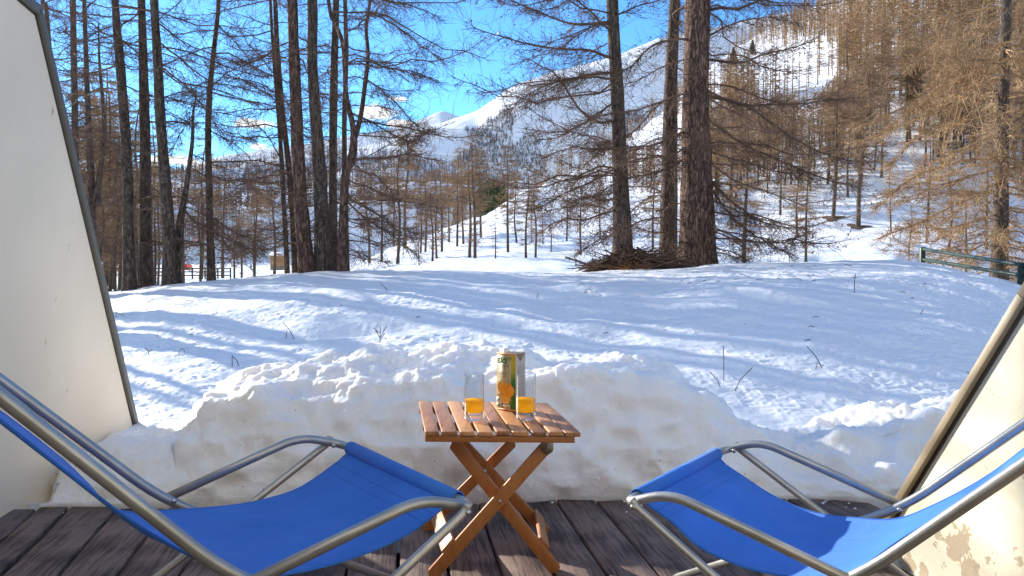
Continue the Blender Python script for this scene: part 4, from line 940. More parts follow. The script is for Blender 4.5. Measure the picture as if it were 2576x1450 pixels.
for k, (u, d) in enumerate([(60, 11.5), (-10, 13), (85, 15), (20, 17), (-120, 12), (-200, 15), (50, 21), (-60, 10.5), (70, 9.5), (-160, 10), (-300, 12), (-30, 18), (95, 19), (-260, 18)]):  # unseen larches added so that their shadows stripe the snow field
    near_larch([(u, 740), (u-14, 0)], [34-k, 22-k], d, 'larch trunk standing hidden behind the shaded wall, seen only by its shadow', 60+k, n=10, Lr=(.8, 2), nb=14, sub=1, nup=10, group='larches hidden by the shaded wall')
near_larch([(190, 700), (190, 410), (183, 0)], [19, 16, 14], 17.5, 'slim bare larch partly hidden behind the slanted edge of the shaded wall', 11, n=24, Lr=(1, 2.6), nb=20, hair=60)
near_larch([(160, 640), (120, 60), (107, 0)], [12, 10, 9], 20, 'thin bare larch just peeping out beside the top of the shaded wall', 12, n=18, Lr=(1, 2.4), nb=18)
near_larch([(237, 690), (229, 448), (219, 204), (212, 0)], [20, 17, 12, 9], 16.5, 'thin larch forking low into two stems, first one clear of the shaded wall', 13, n=22, Lr=(1, 2.4), nb=22, extra=[([(240, 520, 16.5), (249, 458, 16.5), (262, 326, 16.4), (250, 153, 16.4), (248, 60, 16.4)], [16, 14, 10, 6, 3])], hair=60)
near_larch([(326, 733), (323, 560), (317, 356), (300, 137), (290, 0)], [30, 26, 24, 22, 17], 13.8, 'straight larch trunk with flaky bark, leftmost of the three thick parallel ones', 14, n=17, Lr=(.8, 3.0), nb=24, hair=120)
near_larch([(366, 723), (365, 407), (360, 153), (356, 0)], [31, 26, 20, 18], 14.2, 'straight upright larch trunk, middle of the three thick parallel ones', 15, n=17, Lr=(.8, 3.0), nb=24, hair=120)
near_larch([(430, 716), (423, 560), (407, 356), (397, 153), (387, 0)], [35, 30, 25, 22, 19], 13.3, 'lichened larch trunk leaning left, touching the thin leaning snag at its foot', 16, n=16, Lr=(1, 3.0), nb=22, hair=120, az=[(0, .6), (-.4, .5), (2.6, .6)],
    hand=[dict(p=[(400, 105, 13.3), (520, 200, 13.2), (600, 215, 13.1), (690, 240, 13)], r=.03), dict(p=[(405, 170, 13.3), (480, 230, 13), (560, 330, 12.8), (640, 360, 12.7)], r=.025), dict(p=[(400, 60, 13.3), (470, 110, 13.1), (560, 150, 13), (680, 190, 12.9)], r=.025)])
near_larch([(441, 690), (446, 640), (455, 550), (471, 458), (484, 356), (486, 285), (494, 244)], [24, 22, 18, 13, 9, 6, 3], 13.5, 'thin broken larch snag leaning right with a long drooping bough of dead twigs', 17, n=0, nup=0, Htop=3, nb=18, hair=40,
    hand=[dict(p=[(462, 528, 13.5), (500, 555, 13.3), (560, 590, 13.1), (620, 615, 12.9), (680, 640, 12.7)], r=.035, nb=60, bl=.45, drop=.1), dict(p=[(466, 520, 13.5), (530, 550, 13.4), (590, 600, 13.2), (650, 645, 13.1)], r=.02, nb=60, bl=.4, drop=.1), dict(p=[(478, 420, 13.5), (520, 440, 13.4), (590, 450, 13.3), (650, 470, 13.2)], r=.018), dict(p=[(485, 300, 13.5), (450, 330, 13.6), (430, 380, 13.7)], r=.012), dict(p=[(484, 390, 13.5), (530, 410, 13.3), (620, 440, 13.2)], r=.014)])
near_larch([(532, 706), (527, 509), (524, 305), (535, 153), (550, 0)], [20, 17, 15, 12, 10], 14.2, 'single slender larch leaning right at the top, alone between the two trunk groups', 18, n=15, Lr=(1, 2.8), nb=24, az=[(0, .6), (math.pi, .6)], hair=70,
    hand=[dict(p=[(527, 180, 14.2), (600, 200, 14.1), (670, 230, 14), (715, 245, 13.9)], r=.02), dict(p=[(540, 60, 14.2), (600, 110, 14), (660, 180, 13.9)], r=.02), dict(p=[(530, 330, 14.2), (590, 360, 14), (660, 430, 13.9)], r=.02)])
near_larch([(723, 690), (714, 514), (704, 333), (692, 190), (680, 0)], [12, 12, 11, 9, 7], 14, 'thin grey larch stem at the left edge of the five-trunk group', 19, n=14, Lr=(.8, 2.2), nb=22, az=[(math.pi, .7)], hair=60,
    hand=[dict(p=[(703, 395, 14), (672, 345, 14), (640, 322, 14), (600, 318, 14)], r=.02), dict(p=[(697, 235, 14), (640, 205, 13.9), (560, 195, 13.9)], r=.02), dict(p=[(693, 190, 14), (640, 120, 13.9), (600, 60, 13.8)], r=.02)])
near_larch([(743, 688), (732, 476), (706, 238), (692, 0)], [15, 15, 14, 11], 14.3, 'leaning larch trunk tucked just behind the thin grey stem', 20, n=16, Lr=(.8, 2), nb=22, hair=90)
near_larch([(771, 686), (752, 429), (742, 190), (735, 0)], [37, 33, 27, 25], 13, 'thick brown larch trunk, second from the left among the large ones of the middle group', 21, n=13, Lr=(.8, 2.4), nb=22, hair=260, bark='bark_red')
near_larch([(814, 682), (804, 429), (787, 190), (786, 0)], [40, 34, 26, 25], 13.1, 'thickest grey trunk in the middle group with a swollen shoulder half way up', 22, n=13, Lr=(.8, 2.4), nb=22, hair=260)
near_larch([(838, 682), (837, 429), (840, 190), (845, 0)], [24, 20, 19, 16], 14.2, 'upright larch trunk squeezed behind the thickest grey trunk', 23, n=18, Lr=(.8, 2.4), nb=24, hair=160, az=[(0, .8), (3.1, .6)])
near_larch([(861, 681), (868, 453), (884, 405), (890, 333), (871, 238), (864, 119), (840, 50), (826, 0)], [23, 21, 24, 16, 12, 11, 11, 9], 12.8, 'forked twisting larch with a raw orange wound, rightmost of the middle group', 24, n=17, Lr=(1.2, 3.0), nb=26, az=[(0, .45), (-.5, .4), (.5, .4)], bark='bark_red', hair=120, zmin=1.6,
    extra=[([(889, 350, 12.8), (897, 333, 12.8), (909, 286, 12.8), (918, 214, 12.8), (926, 143, 12.8), (921, 71, 12.8), (930, 10, 12.8), (938, -120, 12.8)], [14, 12, 11, 11, 10, 9, 8, 5])],
    hand=[dict(p=[(893, 402, 12.8), (960, 400, 12.6), (1030, 392, 12.5), (1110, 405, 12.4)], r=.05, nb=44, bl=.7, drop=.2), dict(p=[(930, 155, 12.8), (985, 170, 12.6), (1040, 180, 12.5), (1100, 205, 12.4)], r=.035, nb=34),
          dict(p=[(925, 30, 12.8), (990, 60, 12.7), (1050, 110, 12.6), (1110, 150, 12.5)], r=.03, nb=34), dict(p=[(885, 285, 12.8), (950, 320, 12.6), (1010, 355, 12.5), (1060, 360, 12.4)], r=.03, nb=34),
          dict(p=[(880, 500, 12.8), (930, 530, 12.6), (985, 570, 12.4), (1045, 600, 12.3)], r=.045, nb=60, bl=.5, drop=.15), dict(p=[(875, 510, 12.8), (940, 560, 12.6), (1000, 600, 12.5), (1050, 640, 12.4)], r=.03, nb=60, bl=.45, drop=.15),
          dict(p=[(890, 425, 12.8), (950, 450, 12.7), (985, 490, 12.7), (1000, 560, 12.7)], r=.02, nb=20), dict(p=[(900, 0, 12.8), (980, 0, 12.6), (1060, 20, 12.5), (1130, 60, 12.4)], r=.03, nb=30), dict(p=[(920, 200, 12.8), (980, 240, 12.7), (1040, 300, 12.6), (1100, 330, 12.5)], r=.025, nb=32),
          dict(p=[(880, 455, 12.8), (950, 480, 12.6), (1040, 510, 12.5), (1110, 520, 12.4)], r=.025, nb=36)])
near_larch([(872, 640), (866, 333), (871, 143), (868, 0)], [13, 12, 12, 11], 15, 'dark thin larch stem standing behind the forked twisting one', 25, n=16, Lr=(.8, 2.2), nb=22)
CN = 6
near_larch([(1567, 655), (1562, 476), (1557, 333), (1547, 143), (1540, 0)], [50, 41, 36, 31, 29], 12.4, 'leftmost of the three big larch trunks beside the brush pile, boughs reaching left', 26, n=26, Lr=(1, 3.2), nb=30, az=[(math.pi, .5), (3.6, .4), (2.7, .4)], hair=260, cones=CN, mat='twig', nup=14,
    hand=[dict(p=[(1545, 60, 12.4), (1450, 60, 12.2), (1350, 30, 12.1), (1260, -10, 12)], r=.045, nb=34), dict(p=[(1550, 150, 12.4), (1460, 130, 12.2), (1340, 120, 12.1), (1190, 75, 12)], r=.05, nb=40, bl=.8), dict(p=[(1552, 200, 12.4), (1470, 190, 12.2), (1380, 210, 12.1), (1290, 260, 12)], r=.04, nb=34, bl=.7),
          dict(p=[(1556, 305, 12.4), (1500, 310, 12.3), (1450, 270, 12.2), (1400, 200, 12.1), (1330, 165, 12)], r=.055, nb=40, bl=.8), dict(p=[(1560, 420, 12.4), (1480, 460, 12.2), (1400, 500, 12.1), (1330, 540, 12)], r=.04, nb=44, bl=.6), dict(p=[(1562, 520, 12.4), (1500, 550, 12.3), (1420, 560, 12.2), (1350, 600, 12.1)], r=.035, nb=40, bl=.6),
          dict(p=[(1555, 250, 12.4), (1480, 300, 12.2), (1410, 330, 12.1), (1330, 320, 12)], r=.035, nb=40, bl=.7), dict(p=[(1545, 90, 12.4), (1480, 20, 12.2), (1400, -40, 12)], r=.04, nb=34), dict(p=[(1560, 360, 12.4), (1500, 380, 12.2), (1430, 370, 12), (1360, 400, 11.9)], r=.03, nb=40, bl=.6),
          dict(p=[(1545, 40, 12.4), (1610, 10, 12.3), (1680, -20, 12.2)], r=.03), dict(p=[(1558, 590, 12.4), (1510, 600, 12.3), (1450, 640, 12.2)], r=.02, nb=40, bl=.4)])
near_larch([(1680, 640), (1685, 381), (1688, 190), (1697, 0)], [46, 38, 31, 26], 13.4, 'middle of the three big larch trunks beside the brush pile', 27, n=24, Lr=(1, 2.6), nb=28, hair=300, cones=CN, nup=12,
    hand=[dict(p=[(1683, 540, 13.4), (1620, 552, 13.1), (1570, 575, 12.9), (1500, 580, 12.8)], r=.03, nb=22), dict(p=[(1750, 380, 13.2), (1680, 430, 12.1), (1560, 465, 11.9), (1440, 530, 11.8)], r=.03, nb=34), dict(p=[(1688, 240, 13.4), (1620, 300, 13.1), (1560, 350, 12.9), (1490, 360, 12.8)], r=.03, nb=30)])
near_larch([(1755, 666), (1752, 429), (1752, 190), (1757, 0)], [90, 73, 65, 62], 12.3, 'massive reddish old larch trunk, largest of all, right of the brush pile', 28, n=34, Lr=(1.2, 3.4), nb=30, az=[(0, .6), (-.5, .4), (.5, .4), (3.1, .7)], bark='bark_red', hair=700, cones=CN, mat='twig', nup=16,
    hand=[dict(p=[(1780, 450, 12.3), (1850, 510, 12.1), (1930, 560, 11.9), (2030, 570, 11.8)], r=.045, nb=44, bl=.7), dict(p=[(1780, 240, 12.3), (1880, 260, 12.1), (1980, 320, 11.9), (2080, 370, 11.8), (2200, 400, 11.7)], r=.05, nb=34, bl=.8), dict(p=[(1780, 230, 12.3), (1870, 270, 12.1), (1980, 270, 12), (2080, 265, 11.9), (2160, 255, 11.8)], r=.04, nb=34, bl=.6),
          dict(p=[(1780, 300, 12.3), (1900, 380, 12.1), (2050, 440, 11.9), (2180, 470, 11.8)], r=.04, nb=36, bl=.7), dict(p=[(1785, 150, 12.3), (1860, 160, 12.2), (1950, 130, 12.1), (2040, 110, 12)], r=.045, nb=34, bl=.7), dict(p=[(1785, 25, 12.3), (1850, 20, 12.2), (1930, 0, 12.1)], r=.05, nb=30),
          dict(p=[(1785, 90, 12.3), (1840, 60, 12.2), (1920, 50, 12.1), (2010, 70, 12)], r=.03, nb=34), dict(p=[(1780, 460, 12.3), (1840, 540, 12.1), (1920, 600, 12), (2000, 640, 11.9)], r=.035, nb=44, bl=.6), dict(p=[(1725, 330, 12.3), (1650, 370, 11.8), (1560, 385, 11.6), (1470, 390, 11.5)], r=.045, nb=40, bl=.6),
          dict(p=[(1730, 100, 12.3), (1650, 110, 11.9), (1580, 160, 11.7), (1500, 170, 11.6)], r=.04, nb=34), dict(p=[(1780, 380, 12.3), (1850, 400, 12.1), (1930, 430, 12), (2020, 440, 11.9)], r=.03, nb=40)])
near_larch([(2514, 680), (2519, 458), (2524, 254), (2531, 0)], [42, 30, 26, 23], 18.5, 'golden brown larch with dense low boughs behind the green railing', 29, n=70, Lr=(2.2, 4.2), nb=34, bl=.8, sub=4, hair=200, mat='twig_gold', Htop=18, nup=40, zmin=.4, pitch=(-.35, .05), tr=.0048,
    hand=[dict(p=[(2500, 200, 18.5), (2400, 230, 17.8), (2300, 270, 17.2), (2220, 330, 17)], r=.05, nb=30, bl=.9), dict(p=[(2500, 290, 18.5), (2400, 310, 17.8), (2300, 350, 17.2), (2230, 430, 17)], r=.05, nb=30, bl=.9), dict(p=[(2505, 400, 18.5), (2400, 410, 17.6), (2290, 450, 17.2), (2200, 520, 17)], r=.05, nb=30, bl=.9), dict(p=[(2500, 480, 18.5), (2400, 520, 17.8), (2300, 570, 17.2), (2220, 590, 17)], r=.05, nb=30, bl=.9), dict(p=[(2510, 60, 18.5), (2400, 90, 17.8), (2280, 160, 17.2)], r=.05, nb=30, bl=.9), dict(p=[(2530, 120, 18.5), (2640, 100, 17.8)], r=.05, nb=30, bl=.9)])
# ------------------------------------------------------------------ mid-distance larches: shared meshes
def variant(seed, H, n, nb, Lm, tr, mat, low=.12):
    rng = np.random.default_rng(seed); mb = MB(); p = np.array([(0, 0, -.6), (0, 0, 0), (rng.normal(0, .1), rng.normal(0, .1), H*.35), (rng.normal(0, .2), rng.normal(0, .2), H*.7), (rng.normal(0, .2), rng.normal(0, .2), H)])
    P, R = trunk_mesh(mb, p, [H*.0145, H*.0135, H*.010, H*.005, .012], rng, 7, .5)
    tm = mb.mesh('trunk', M['bark_far']); cr = MB()
    for z in np.sort(rng.uniform(H*low, H*.98, n)):
        i = int(np.argmin(np.abs(P[:, 2]-z))); f = (z/H-low)/(1-low); L = Lm*(.25+.75*math.sin(math.pi*min(1, (1-f)*.9+.12))**.7)*rng.uniform(.55, 1.1)*(1 if f < .85 else .6)
        path = auto_limb_path(P[i], rng.uniform(0, 6.283), L, rng.uniform(-.25, .15), rng.uniform(0, .3), rng.uniform(.1, .35), rng, 6)
        limb(cr, path, .015+.006*L, rng, max(5, int(nb*1.15*L)), .55, 1, .35, 0, tr, 3)
    return tm, cr.mesh('crown', M[mat])
VAR = [variant(100, 12, 70, 13, 1.9, .0085, 'twig_warm'), variant(101, 13, 90, 14, 2.3, .009, 'twig_gold'), variant(102, 11, 60, 11, 1.5, .0085, 'twig_gold', .3), variant(103, 14, 90, 12, 2.4, .010, 'twig_gold', .2), variant(104, 9, 46, 10, 1.1, .0075, 'twig_warm', .1), variant(105, 13, 100, 14, 2.0, .0095, 'twig_warm', .25)]
VH = [12, 13, 11, 14, 9, 13]
def mid(u, d, hgt, vi, label, group, rs, zf=None):
    x = (u-1288)/F*d; z = ground_hill(x, d) if zf is None else zf(x, d)
    t = empty('larch_tree', (x, d, z-.1), label, 'tree', group)
    s = hgt/VH[vi]; t.scale = (s*rs.uniform(.9, 1.15), s*rs.uniform(.9, 1.15), s); t.rotation_euler = (rs.normal(0, .015), rs.normal(0, .015), rs.uniform(0, 6.28))
    for nm, me in (('trunk', VAR[vi][0]), ('crown', VAR[vi][1])):
        o = bpy.data.objects.new(nm, me); COL.objects.link(o); o.parent = t
    return t
rs = np.random.default_rng(55)
HL = [(1055, 30, 560, 4, 'short larch leaning in the gap right of the forked twisting trunk'), (1088, 35, 440, 0, 'left one of a close pair of slim larches right of the drooping boughs'), (1099, 36, 415, 0, 'right one of a close pair of slim larches right of the drooping boughs'),
      (1181, 32, 345, 0, 'straight larch, left one of the pair rising in the middle of the view'), (1195, 31, 330, 0, 'leaning larch, right one of the pair rising in the middle of the view'), (1246, 28, 510, 4, 'short thin larch on the white slope directly above the juice carton'),
      (1278, 38, 355, 5, 'tall dark slim larch in front of the mountain at centre'), (1323, 30, 400, 0, 'slim larch standing on the crest right of the carton'), (1347, 34, 425, 0, 'brown slim larch just right of the slim one on the crest'), (1366, 44, 500, 4, 'thin pole-like larch left of the brush pile, second of three'), (1386, 41, 510, 4, 'thin pole-like larch nearest to the brush pile'),
      (1461, 38, 430, 0, 'slim larch seen through the left boughs of the big trunks'), (1642, 42, 380, 1, 'golden larch seen in the gap between the two left big trunks'), (1839, 60, 300, 1, 'golden larch rising right behind the massive reddish trunk'), (1870, 24, 230, 1, 'nearest golden larch right of the massive reddish trunk'), (1961, 75, 330, 3, 'broad golden larch on the bright slope, left of the bare patch'),
      (2005, 52, 350, 1, 'upright golden larch behind the drooping boughs of the massive trunk'), (2027, 36, 380, 1, 'thin golden larch by the blue shadow on the bright slope'), (2094, 70, 175, 5, 'left one of two larches with dark bare soil round their feet'), (2157, 67, 150, 5, 'right one of two larches with dark bare soil round their feet'), (2130, 82, 260, 1, 'golden larch just behind the two with bare soil round their feet'),
      (2210, 110, 110, 5, 'dark curved-foot larch high on the bright slope'), (2292, 30, 480, 2, 'young larch just left of the green railing post'), (2330, 46, 330, 3, 'bushy golden larch behind the left end of the railing'), (2430, 26, 440, 4, 'pale thin young tree behind the middle of the railing'), (2385, 40, 340, 1, 'golden larch left of the dense one behind the railing'), (2240, 60, 400, 3, 'bushy golden larch uphill left of the railing'), (2480, 50, 330, 3, 'golden larch touching the dense one behind the railing'),
      (1760, 95, 150, 1, 'golden larch hidden mostly by the massive trunk')]
for (u, d, top, vi, lb) in HL:
    hh = HC+(HZ-top)/F*d-ground_hill((u-1288)/F*d, d); mid(u, d, hh, vi, lb, 'larches on the hillside', rs)
# bare soil round two trunks
for (u, d) in ((2094, 70), (2157, 67)):
    x = (u-1288)/F*d; mb = MB(); n = 24; V = [(x, d, ground_hill(x, d)+.10)]
    for k in range(n):
        a = 2*math.pi*k/n; r = .95*(1+.3*math.sin(3*a+u)); xx, yy = x+r*math.cos(a), d+r*math.sin(a)*1.0; V.append((xx, yy, ground_hill(xx, yy)+.03))
    mb.add(V, None, [(0, 1+k, 1+(k+1) % n) for k in range(n)]); tag(mb.build('bare_soil', simple('needle_soil', (.09, .05, .03), .9)), kind='structure')
# left: brown young larches by the wall, valley edge
CC = [(1070, 62, 420), (1112, 68, 400), (1150, 72, 370), (1166, 76, 360), (1210, 80, 375), (1300, 62, 430), (1425, 66, 430), (1510, 64, 430), (1058, 75, 440), (1130, 80, 430)]
for k, (u, d, top) in enumerate(CC):
    d = d*.8
    hh = HC+(HZ-top)/F*d-ground_hill((u-1288)/F*d, d); mid(u, d, hh, [5, 1, 0, 3][k % 4], 'brown larch in the loose stand just beyond the snow crest at the centre', 'larches beyond the crest at the centre', rs)
LL = [(236, 19, 3.5), (250, 21, 4.2), (262, 18, 3.0), (275, 22, 4.4), (290, 19, 3.2), (303, 24, 4.6), (345, 22, 3.6), (312, 18, 2.6), (240, 26, 5.2), (283, 28, 5.6), (340, 27, 5), (388, 24, 3.4), (396, 30, 4.4), (225, 24, 6.5), (262, 22, 6), (285, 27, 8), (300, 21, 4.5), (345, 30, 8.5), (385, 34, 8), (250, 33, 10), (205, 30, 9), (460, 36, 6), (503, 32, 4.6), (590, 34, 4.0), (607, 38, 4.5), (505, 60, 12), (640, 45, 7), (560, 70, 12), (690, 60, 10), (930, 60, 9), (960, 45, 7), (1000, 38, 6.5), (1020, 70, 12), (990, 80, 12), (640, 95, 12), (280, 40, 12), (320, 50, 13), (420, 60, 13), (240, 60, 14)]
for k, (u, d, h_) in enumerate(LL):
    lb = ('reddish brown young larch in the thicket by the edge of the shaded wall' if u < 400 else 'small bare larch at the edge of the piste behind the left trunks' if u < 800 else 'brown larch seen low through the drooping boughs right of the forked trunk')
    gr = ('thicket by the shaded wall' if u < 400 else 'small larches by the piste' if u < 800 else 'larches under the drooping boughs')
    mid(u, d, h_, [1, 0, 2, 1, 5][k % 5] if u < 400 else [4, 0, 5][k % 3], lb, gr, rs, (lambda x, y: float(val_z(np.array(x), np.array(y)))) if u < 900 else None)
# scattered hillside trees
cand = []
for k in range(1900):
    u = rs.uniform(1330, 2750); yr = ip(u, RIDGE); dr = ip(u, RIDGED)
    t = rs.uniform(.30, 1.0)**.62; d = 20*(dr/20)**t
    x = (u-1288)/F*d; px = HZ-(ground_hill(x, d)-HC)/d*F
    dens = .95
    if 1450 < u < 2050 and 130 < px < 240: dens = .04            # open snow band under the wood
    if 2230 < u < 2330 and 110 < px < 240: dens = .06
    if 2190 < u < 2260 and 300 < px < 560: dens = .15
    if px > 470 and u < 1700: dens = .06
    if px > 590: dens = .15
    if u < 1500 and px > 440: dens = .05
    if vn(np.array(x*.03+2), np.array(d*.02)) < -.12 and px > 120: dens *= .3
    if rs.random() > dens: continue
    h_ = rs.uniform(10, 17)*(1 if px < 400 else .85)
    tl = ip(u, [(1330, 440), (1500, 385), (1700, 330), (1780, 250), (1900, 235), (2050, 215), (2150, 150), (2250, 80), (2350, 20), (2700, -80)]) if px > 240 else ip(u, RIDGE)-48
    hm_ = (px-tl)/F*d
    if hm_ < 4.5: continue
    h_ = min(h_, hm_*rs.uniform(.8, 1)); cand.append((h_/d, u, d, h_, px))
for k in range(70):     # belt along the upper edge of the near snow slope
    u = rs.uniform(1290, 1790); dr = ip(u, RIDGED)*rs.uniform(.9, 1.12); x = (u-1288)/F*dr; px = HZ-(ground_hill(x, dr)-HC)/dr*F; h_ = rs.uniform(45, 95)*dr/F; cand.append((h_/dr*1.6, u, dr, h_, px))
cand.sort(reverse=True)
NIND = 210
for k, (q, u, d, h_, px) in enumerate(cand[:NIND]):
    if px < 240: lb, gr = 'small brown larch in the upper wood near the skyline', 'larches of the upper wood'
    elif u < 1800: lb, gr = 'golden brown larch on the slope seen between and left of the big trunks', 'larches behind the big trunks'
    elif u < 2230: lb, gr = 'golden brown larch of the open wood between the massive trunk and the bare snow strip', 'larches of the open hillside wood'
    else: lb, gr = 'golden brown larch crowded on the slope above the green railing', 'larches above the railing'
    mid(u, d, h_, int(rs.choice([0, 1, 1, 2, 3, 3, 5])), lb, gr, rs)
# ------------------------------------------------------------------ far woods: one mesh each
def far_trees(name, pos, hts, mat, seed, nbr=16, wd=.16, label=None, qw=.022):
    rng = np.random.default_rng(seed); n = len(pos); pos = np.asarray(pos, float); hts = np.asarray(hts, float); mb = MB()
    top = pos.copy(); top[:, 2] += hts; low = pos.copy(); low[:, 2] -= 1
    mb.tubes(np.stack([low, top], 1), np.stack([hts*.014, hts*.002], 1), 3)
    f = rng.uniform(.18, .98, (n, nbr)); a = rng.uniform(0, 6.283, (n, nbr)); L = hts[:, None]*wd*(1.1-f)**.7*rng.uniform(.5, 1.2, (n, nbr))
    o = pos[:, None, :].repeat(nbr, 1); o[..., 2] += f*hts[:, None]; d = np.stack([np.cos(a), np.sin(a), rng.uniform(-.35, .25, (n, nbr))], -1)
    q = np.stack([-np.sin(a), np.cos(a), 0*a], -1)*(hts[:, None]*qw)[..., None]*rng.uniform(.5, 1.5, (n, nbr, 1)); e = o+d*L[..., None]; up = np.zeros_like(e); up[..., 2] = (hts*qw*.55)[:, None]
    V = np.stack([o-up, e+q, e-q+up, o+up], 2).reshape(-1, 3); m = n*nbr; Q = np.arange(m*4).reshape(m, 4); mb.add(V, Q)
    return tag(mb.build(name, M[mat], smooth=False), label, 'forest', kind='stuff')
rest = cand[NIND:]
P_ = [((u-1288)/F*d, d, ground_hill((u-1288)/F*d, d)-.2) for (q, u, d, h_, px) in rest]; H_ = [c[3] for c in rest]
for k in range(1900):   # dense upper wood
    u = rs.uniform(1500, 2750); dr = ip(u, RIDGED); t = rs.uniform(.72, 1.03); d = 20*(dr/20)**t; x = (u-1288)/F*d; z = ground_hill(x, d); px = HZ-(z-HC)/d*F
    if 130 < px < 250 and u < 2100: continue
    if px > 300: continue
    P_.append((x, d, z-.3)); H_.append(min(rs.uniform(10, 16), max(5, (px-ip(u, RIDGE)+42)/F*d)))
far_trees('hillside_larch_wood', P_, H_, 'twig_gold', 5, 60, .16, 'dense golden brown larch wood covering the upper hillside', .009)
n_ = 60000; u = rs.uniform(-400, 1500, n_); d = 330*(1000/330)**(rs.uniform(0, 1, n_)**.8); x = (u-1288)/F*d; px = val_px(u, d)
dens = np.where(px < 470, .95, .10+.5*(vn(x*.012, d*.006) > .05)); k_ = (d > 350) & (rs.random(n_) < dens)
x, d = x[k_][:9000], d[k_][:9000]; P_ = np.stack([x, d, val_z(x, d)+val_n(x, d)-.5], 1); H_ = rs.uniform(8, 15, len(x))
far_trees('valley_forest', P_, H_, 'forest_violet', 6, 16, .17, 'brown violet bare forest covering the far hill across the valley', .034)
n_ = 60000; u = rs.uniform(850, 1900, n_); d = rs.uniform(1660, 2170, n_); x = (u-1288)/F*d; z = mtn_z(x, d)+mtn_n(x, d); px = HZ-(z-HC)/d*F
lim = ip(u, [(850, 390), (1060, 342), (1110, 330), (1200, 318), (1290, 285), (1340, 272), (1400, 300), (1900, 300)])+35*vn(u*.03, d*.01)
k_ = (px > lim) & (fbm(x*.0045, d*.003, 4) > -.2); x, d, z = x[k_][:14000], d[k_][:14000], z[k_][:14000]; P_ = np.stack([x, d, z-.5], 1); H_ = rs.uniform(8, 14, len(x))
far_trees('mountain_forest', P_, H_, 'forest_grey', 8, 10, .2, 'grey brown larch forest thinning out up the snowy mountain flank', .075)
# evergreens
def pine(u, d, h_, label, zf):
    x = (u-1288)/F*d; z = zf(x, d); t = empty('pine_tree', (x, d, z), label, 'tree', 'dark green pines on the slopes'); rng = np.random.default_rng(int(u)); mb = MB(); mb.tube([(x, d, z-.5), (x, d, z+h_*.95)], [h_*.02, .02], 6); mb.build('trunk', M['bark_far'], t)
    n = 900; f = rng.beta(1.1, 1.4, n)*.88+.10; a = rng.uniform(0, 6.283, n); r = h_*.24*(1.05-f)**.75*rng.uniform(.25, 1.05, n)*(1+.25*np.sin(a*3+f*9)); c = np.stack([x+r*np.cos(a), d+r*np.sin(a), z+f*h_-r*.15], 1)
    s = h_*.030*rng.uniform(.6, 1.4, (n, 1)); v1 = rng.normal(0, 1, (n, 3)); v2 = rng.normal(0, 1, (n, 3)); V = np.stack([c+v1*s, c+v2*s, c-v1*s*.8, c-v2*s*.7], 1).reshape(-1, 3)
    mb = MB(); mb.add(V, np.arange(n*4).reshape(n, 4)); mb.build('crown', M['pine'], t, smooth=False)
vz = lambda x, y: float(val_z(np.array(x), np.array(y))+val_n(np.array(x), np.array(y)))
for k, (u, d, h_) in enumerate([(1212, 250, 12), (1226, 260, 13), (1240, 270, 14), (1254, 280, 14), (1266, 270, 12)]):
    pine(u, d, h_, 'dark green pine in the clump low in the valley, centre of the view', lambda x, y: HC+(HZ-548)/F*y)
for k, (u, d, h_, lb) in enumerate([(1840, 330, 8, 'dark pine on the skyline just right of the massive trunk'), (1888, 350, 7, 'dark pine on the skyline, right of the first')]):
    pine(u, d, h_, lb, ground_hill)
# ------------------------------------------------------------------ brush pile
def brush():
    rng = np.random.default_rng(9); c = hit_field(1610, 676); c = np.array([(1600-1288)/F*11.9, 11.9, 0]); c[2] = float(field_z(np.array(c[0]), np.array(c[1])))
    t = empty('brush_pile', tuple(c), 'heap of cut brown branches lying between the big larch trunks', 'brush pile'); mb = MB(); n = 420
    gx = rng.normal(0, .34, n).clip(-.75, .75); zz = rng.uniform(0, 1, n)**1.2*.27*np.clip(1-np.abs(gx)/.85, .1, 1)
    p = np.stack([c[0]+gx, c[1]+rng.normal(0, .25, n), c[2]+.02+zz], 1); a = rng.normal(0, .35, n)+rng.choice([0, math.pi], n); d = np.stack([np.cos(a), np.sin(a), rng.normal(0, .28, n)], 1)*rng.uniform(.10, .42, (n, 1)); b = rng.normal(0, .03, (n, 3))
    mb.tubes(np.stack([p-d, p+b, p+d], 1), rng.uniform(.004, .016, (n, 1))*np.array([[1, .85, .5]]), 4)
    q = D(1520, 672, 11.4); r = D(1600, 650, 11.6); mb.tube([c+[-.15, -.3, .06], c+[.22, -.35, .16], c+[.55, -.4, .28]], [.022, .02, .014], 6)
    mb.tube([c+[.1, -.3, .12], c+[.6, -.3, .13], c+[.95, -.3, .14]], [.02, .018, .012], 6)
    mb.build('branches', simple('dead_wood', (.10, .062, .042), .9, 0, .2, 3, .5), t)
    g = MB(); n = 160; p = np.stack([c[0]-.1+rng.normal(0, .12, n), c[1]-.42+rng.normal(0, .06, n), np.full(n, c[2]-.02)], 1); d = np.stack([rng.normal(0, .5, n), rng.normal(0, .4, n), rng.uniform(.4, 1, n)], 1)*rng.uniform(.08, .22, (n, 1)); g.tubes(np.stack([p, p+d*.6, p+d+[0, 0, -.03]], 1), np.ones((n, 1))*np.array([[.004, .003, .001]]), 3)
    g.build('dry_grass', simple('dry_grass', (.42, .18, .06), .9), t)
brush()
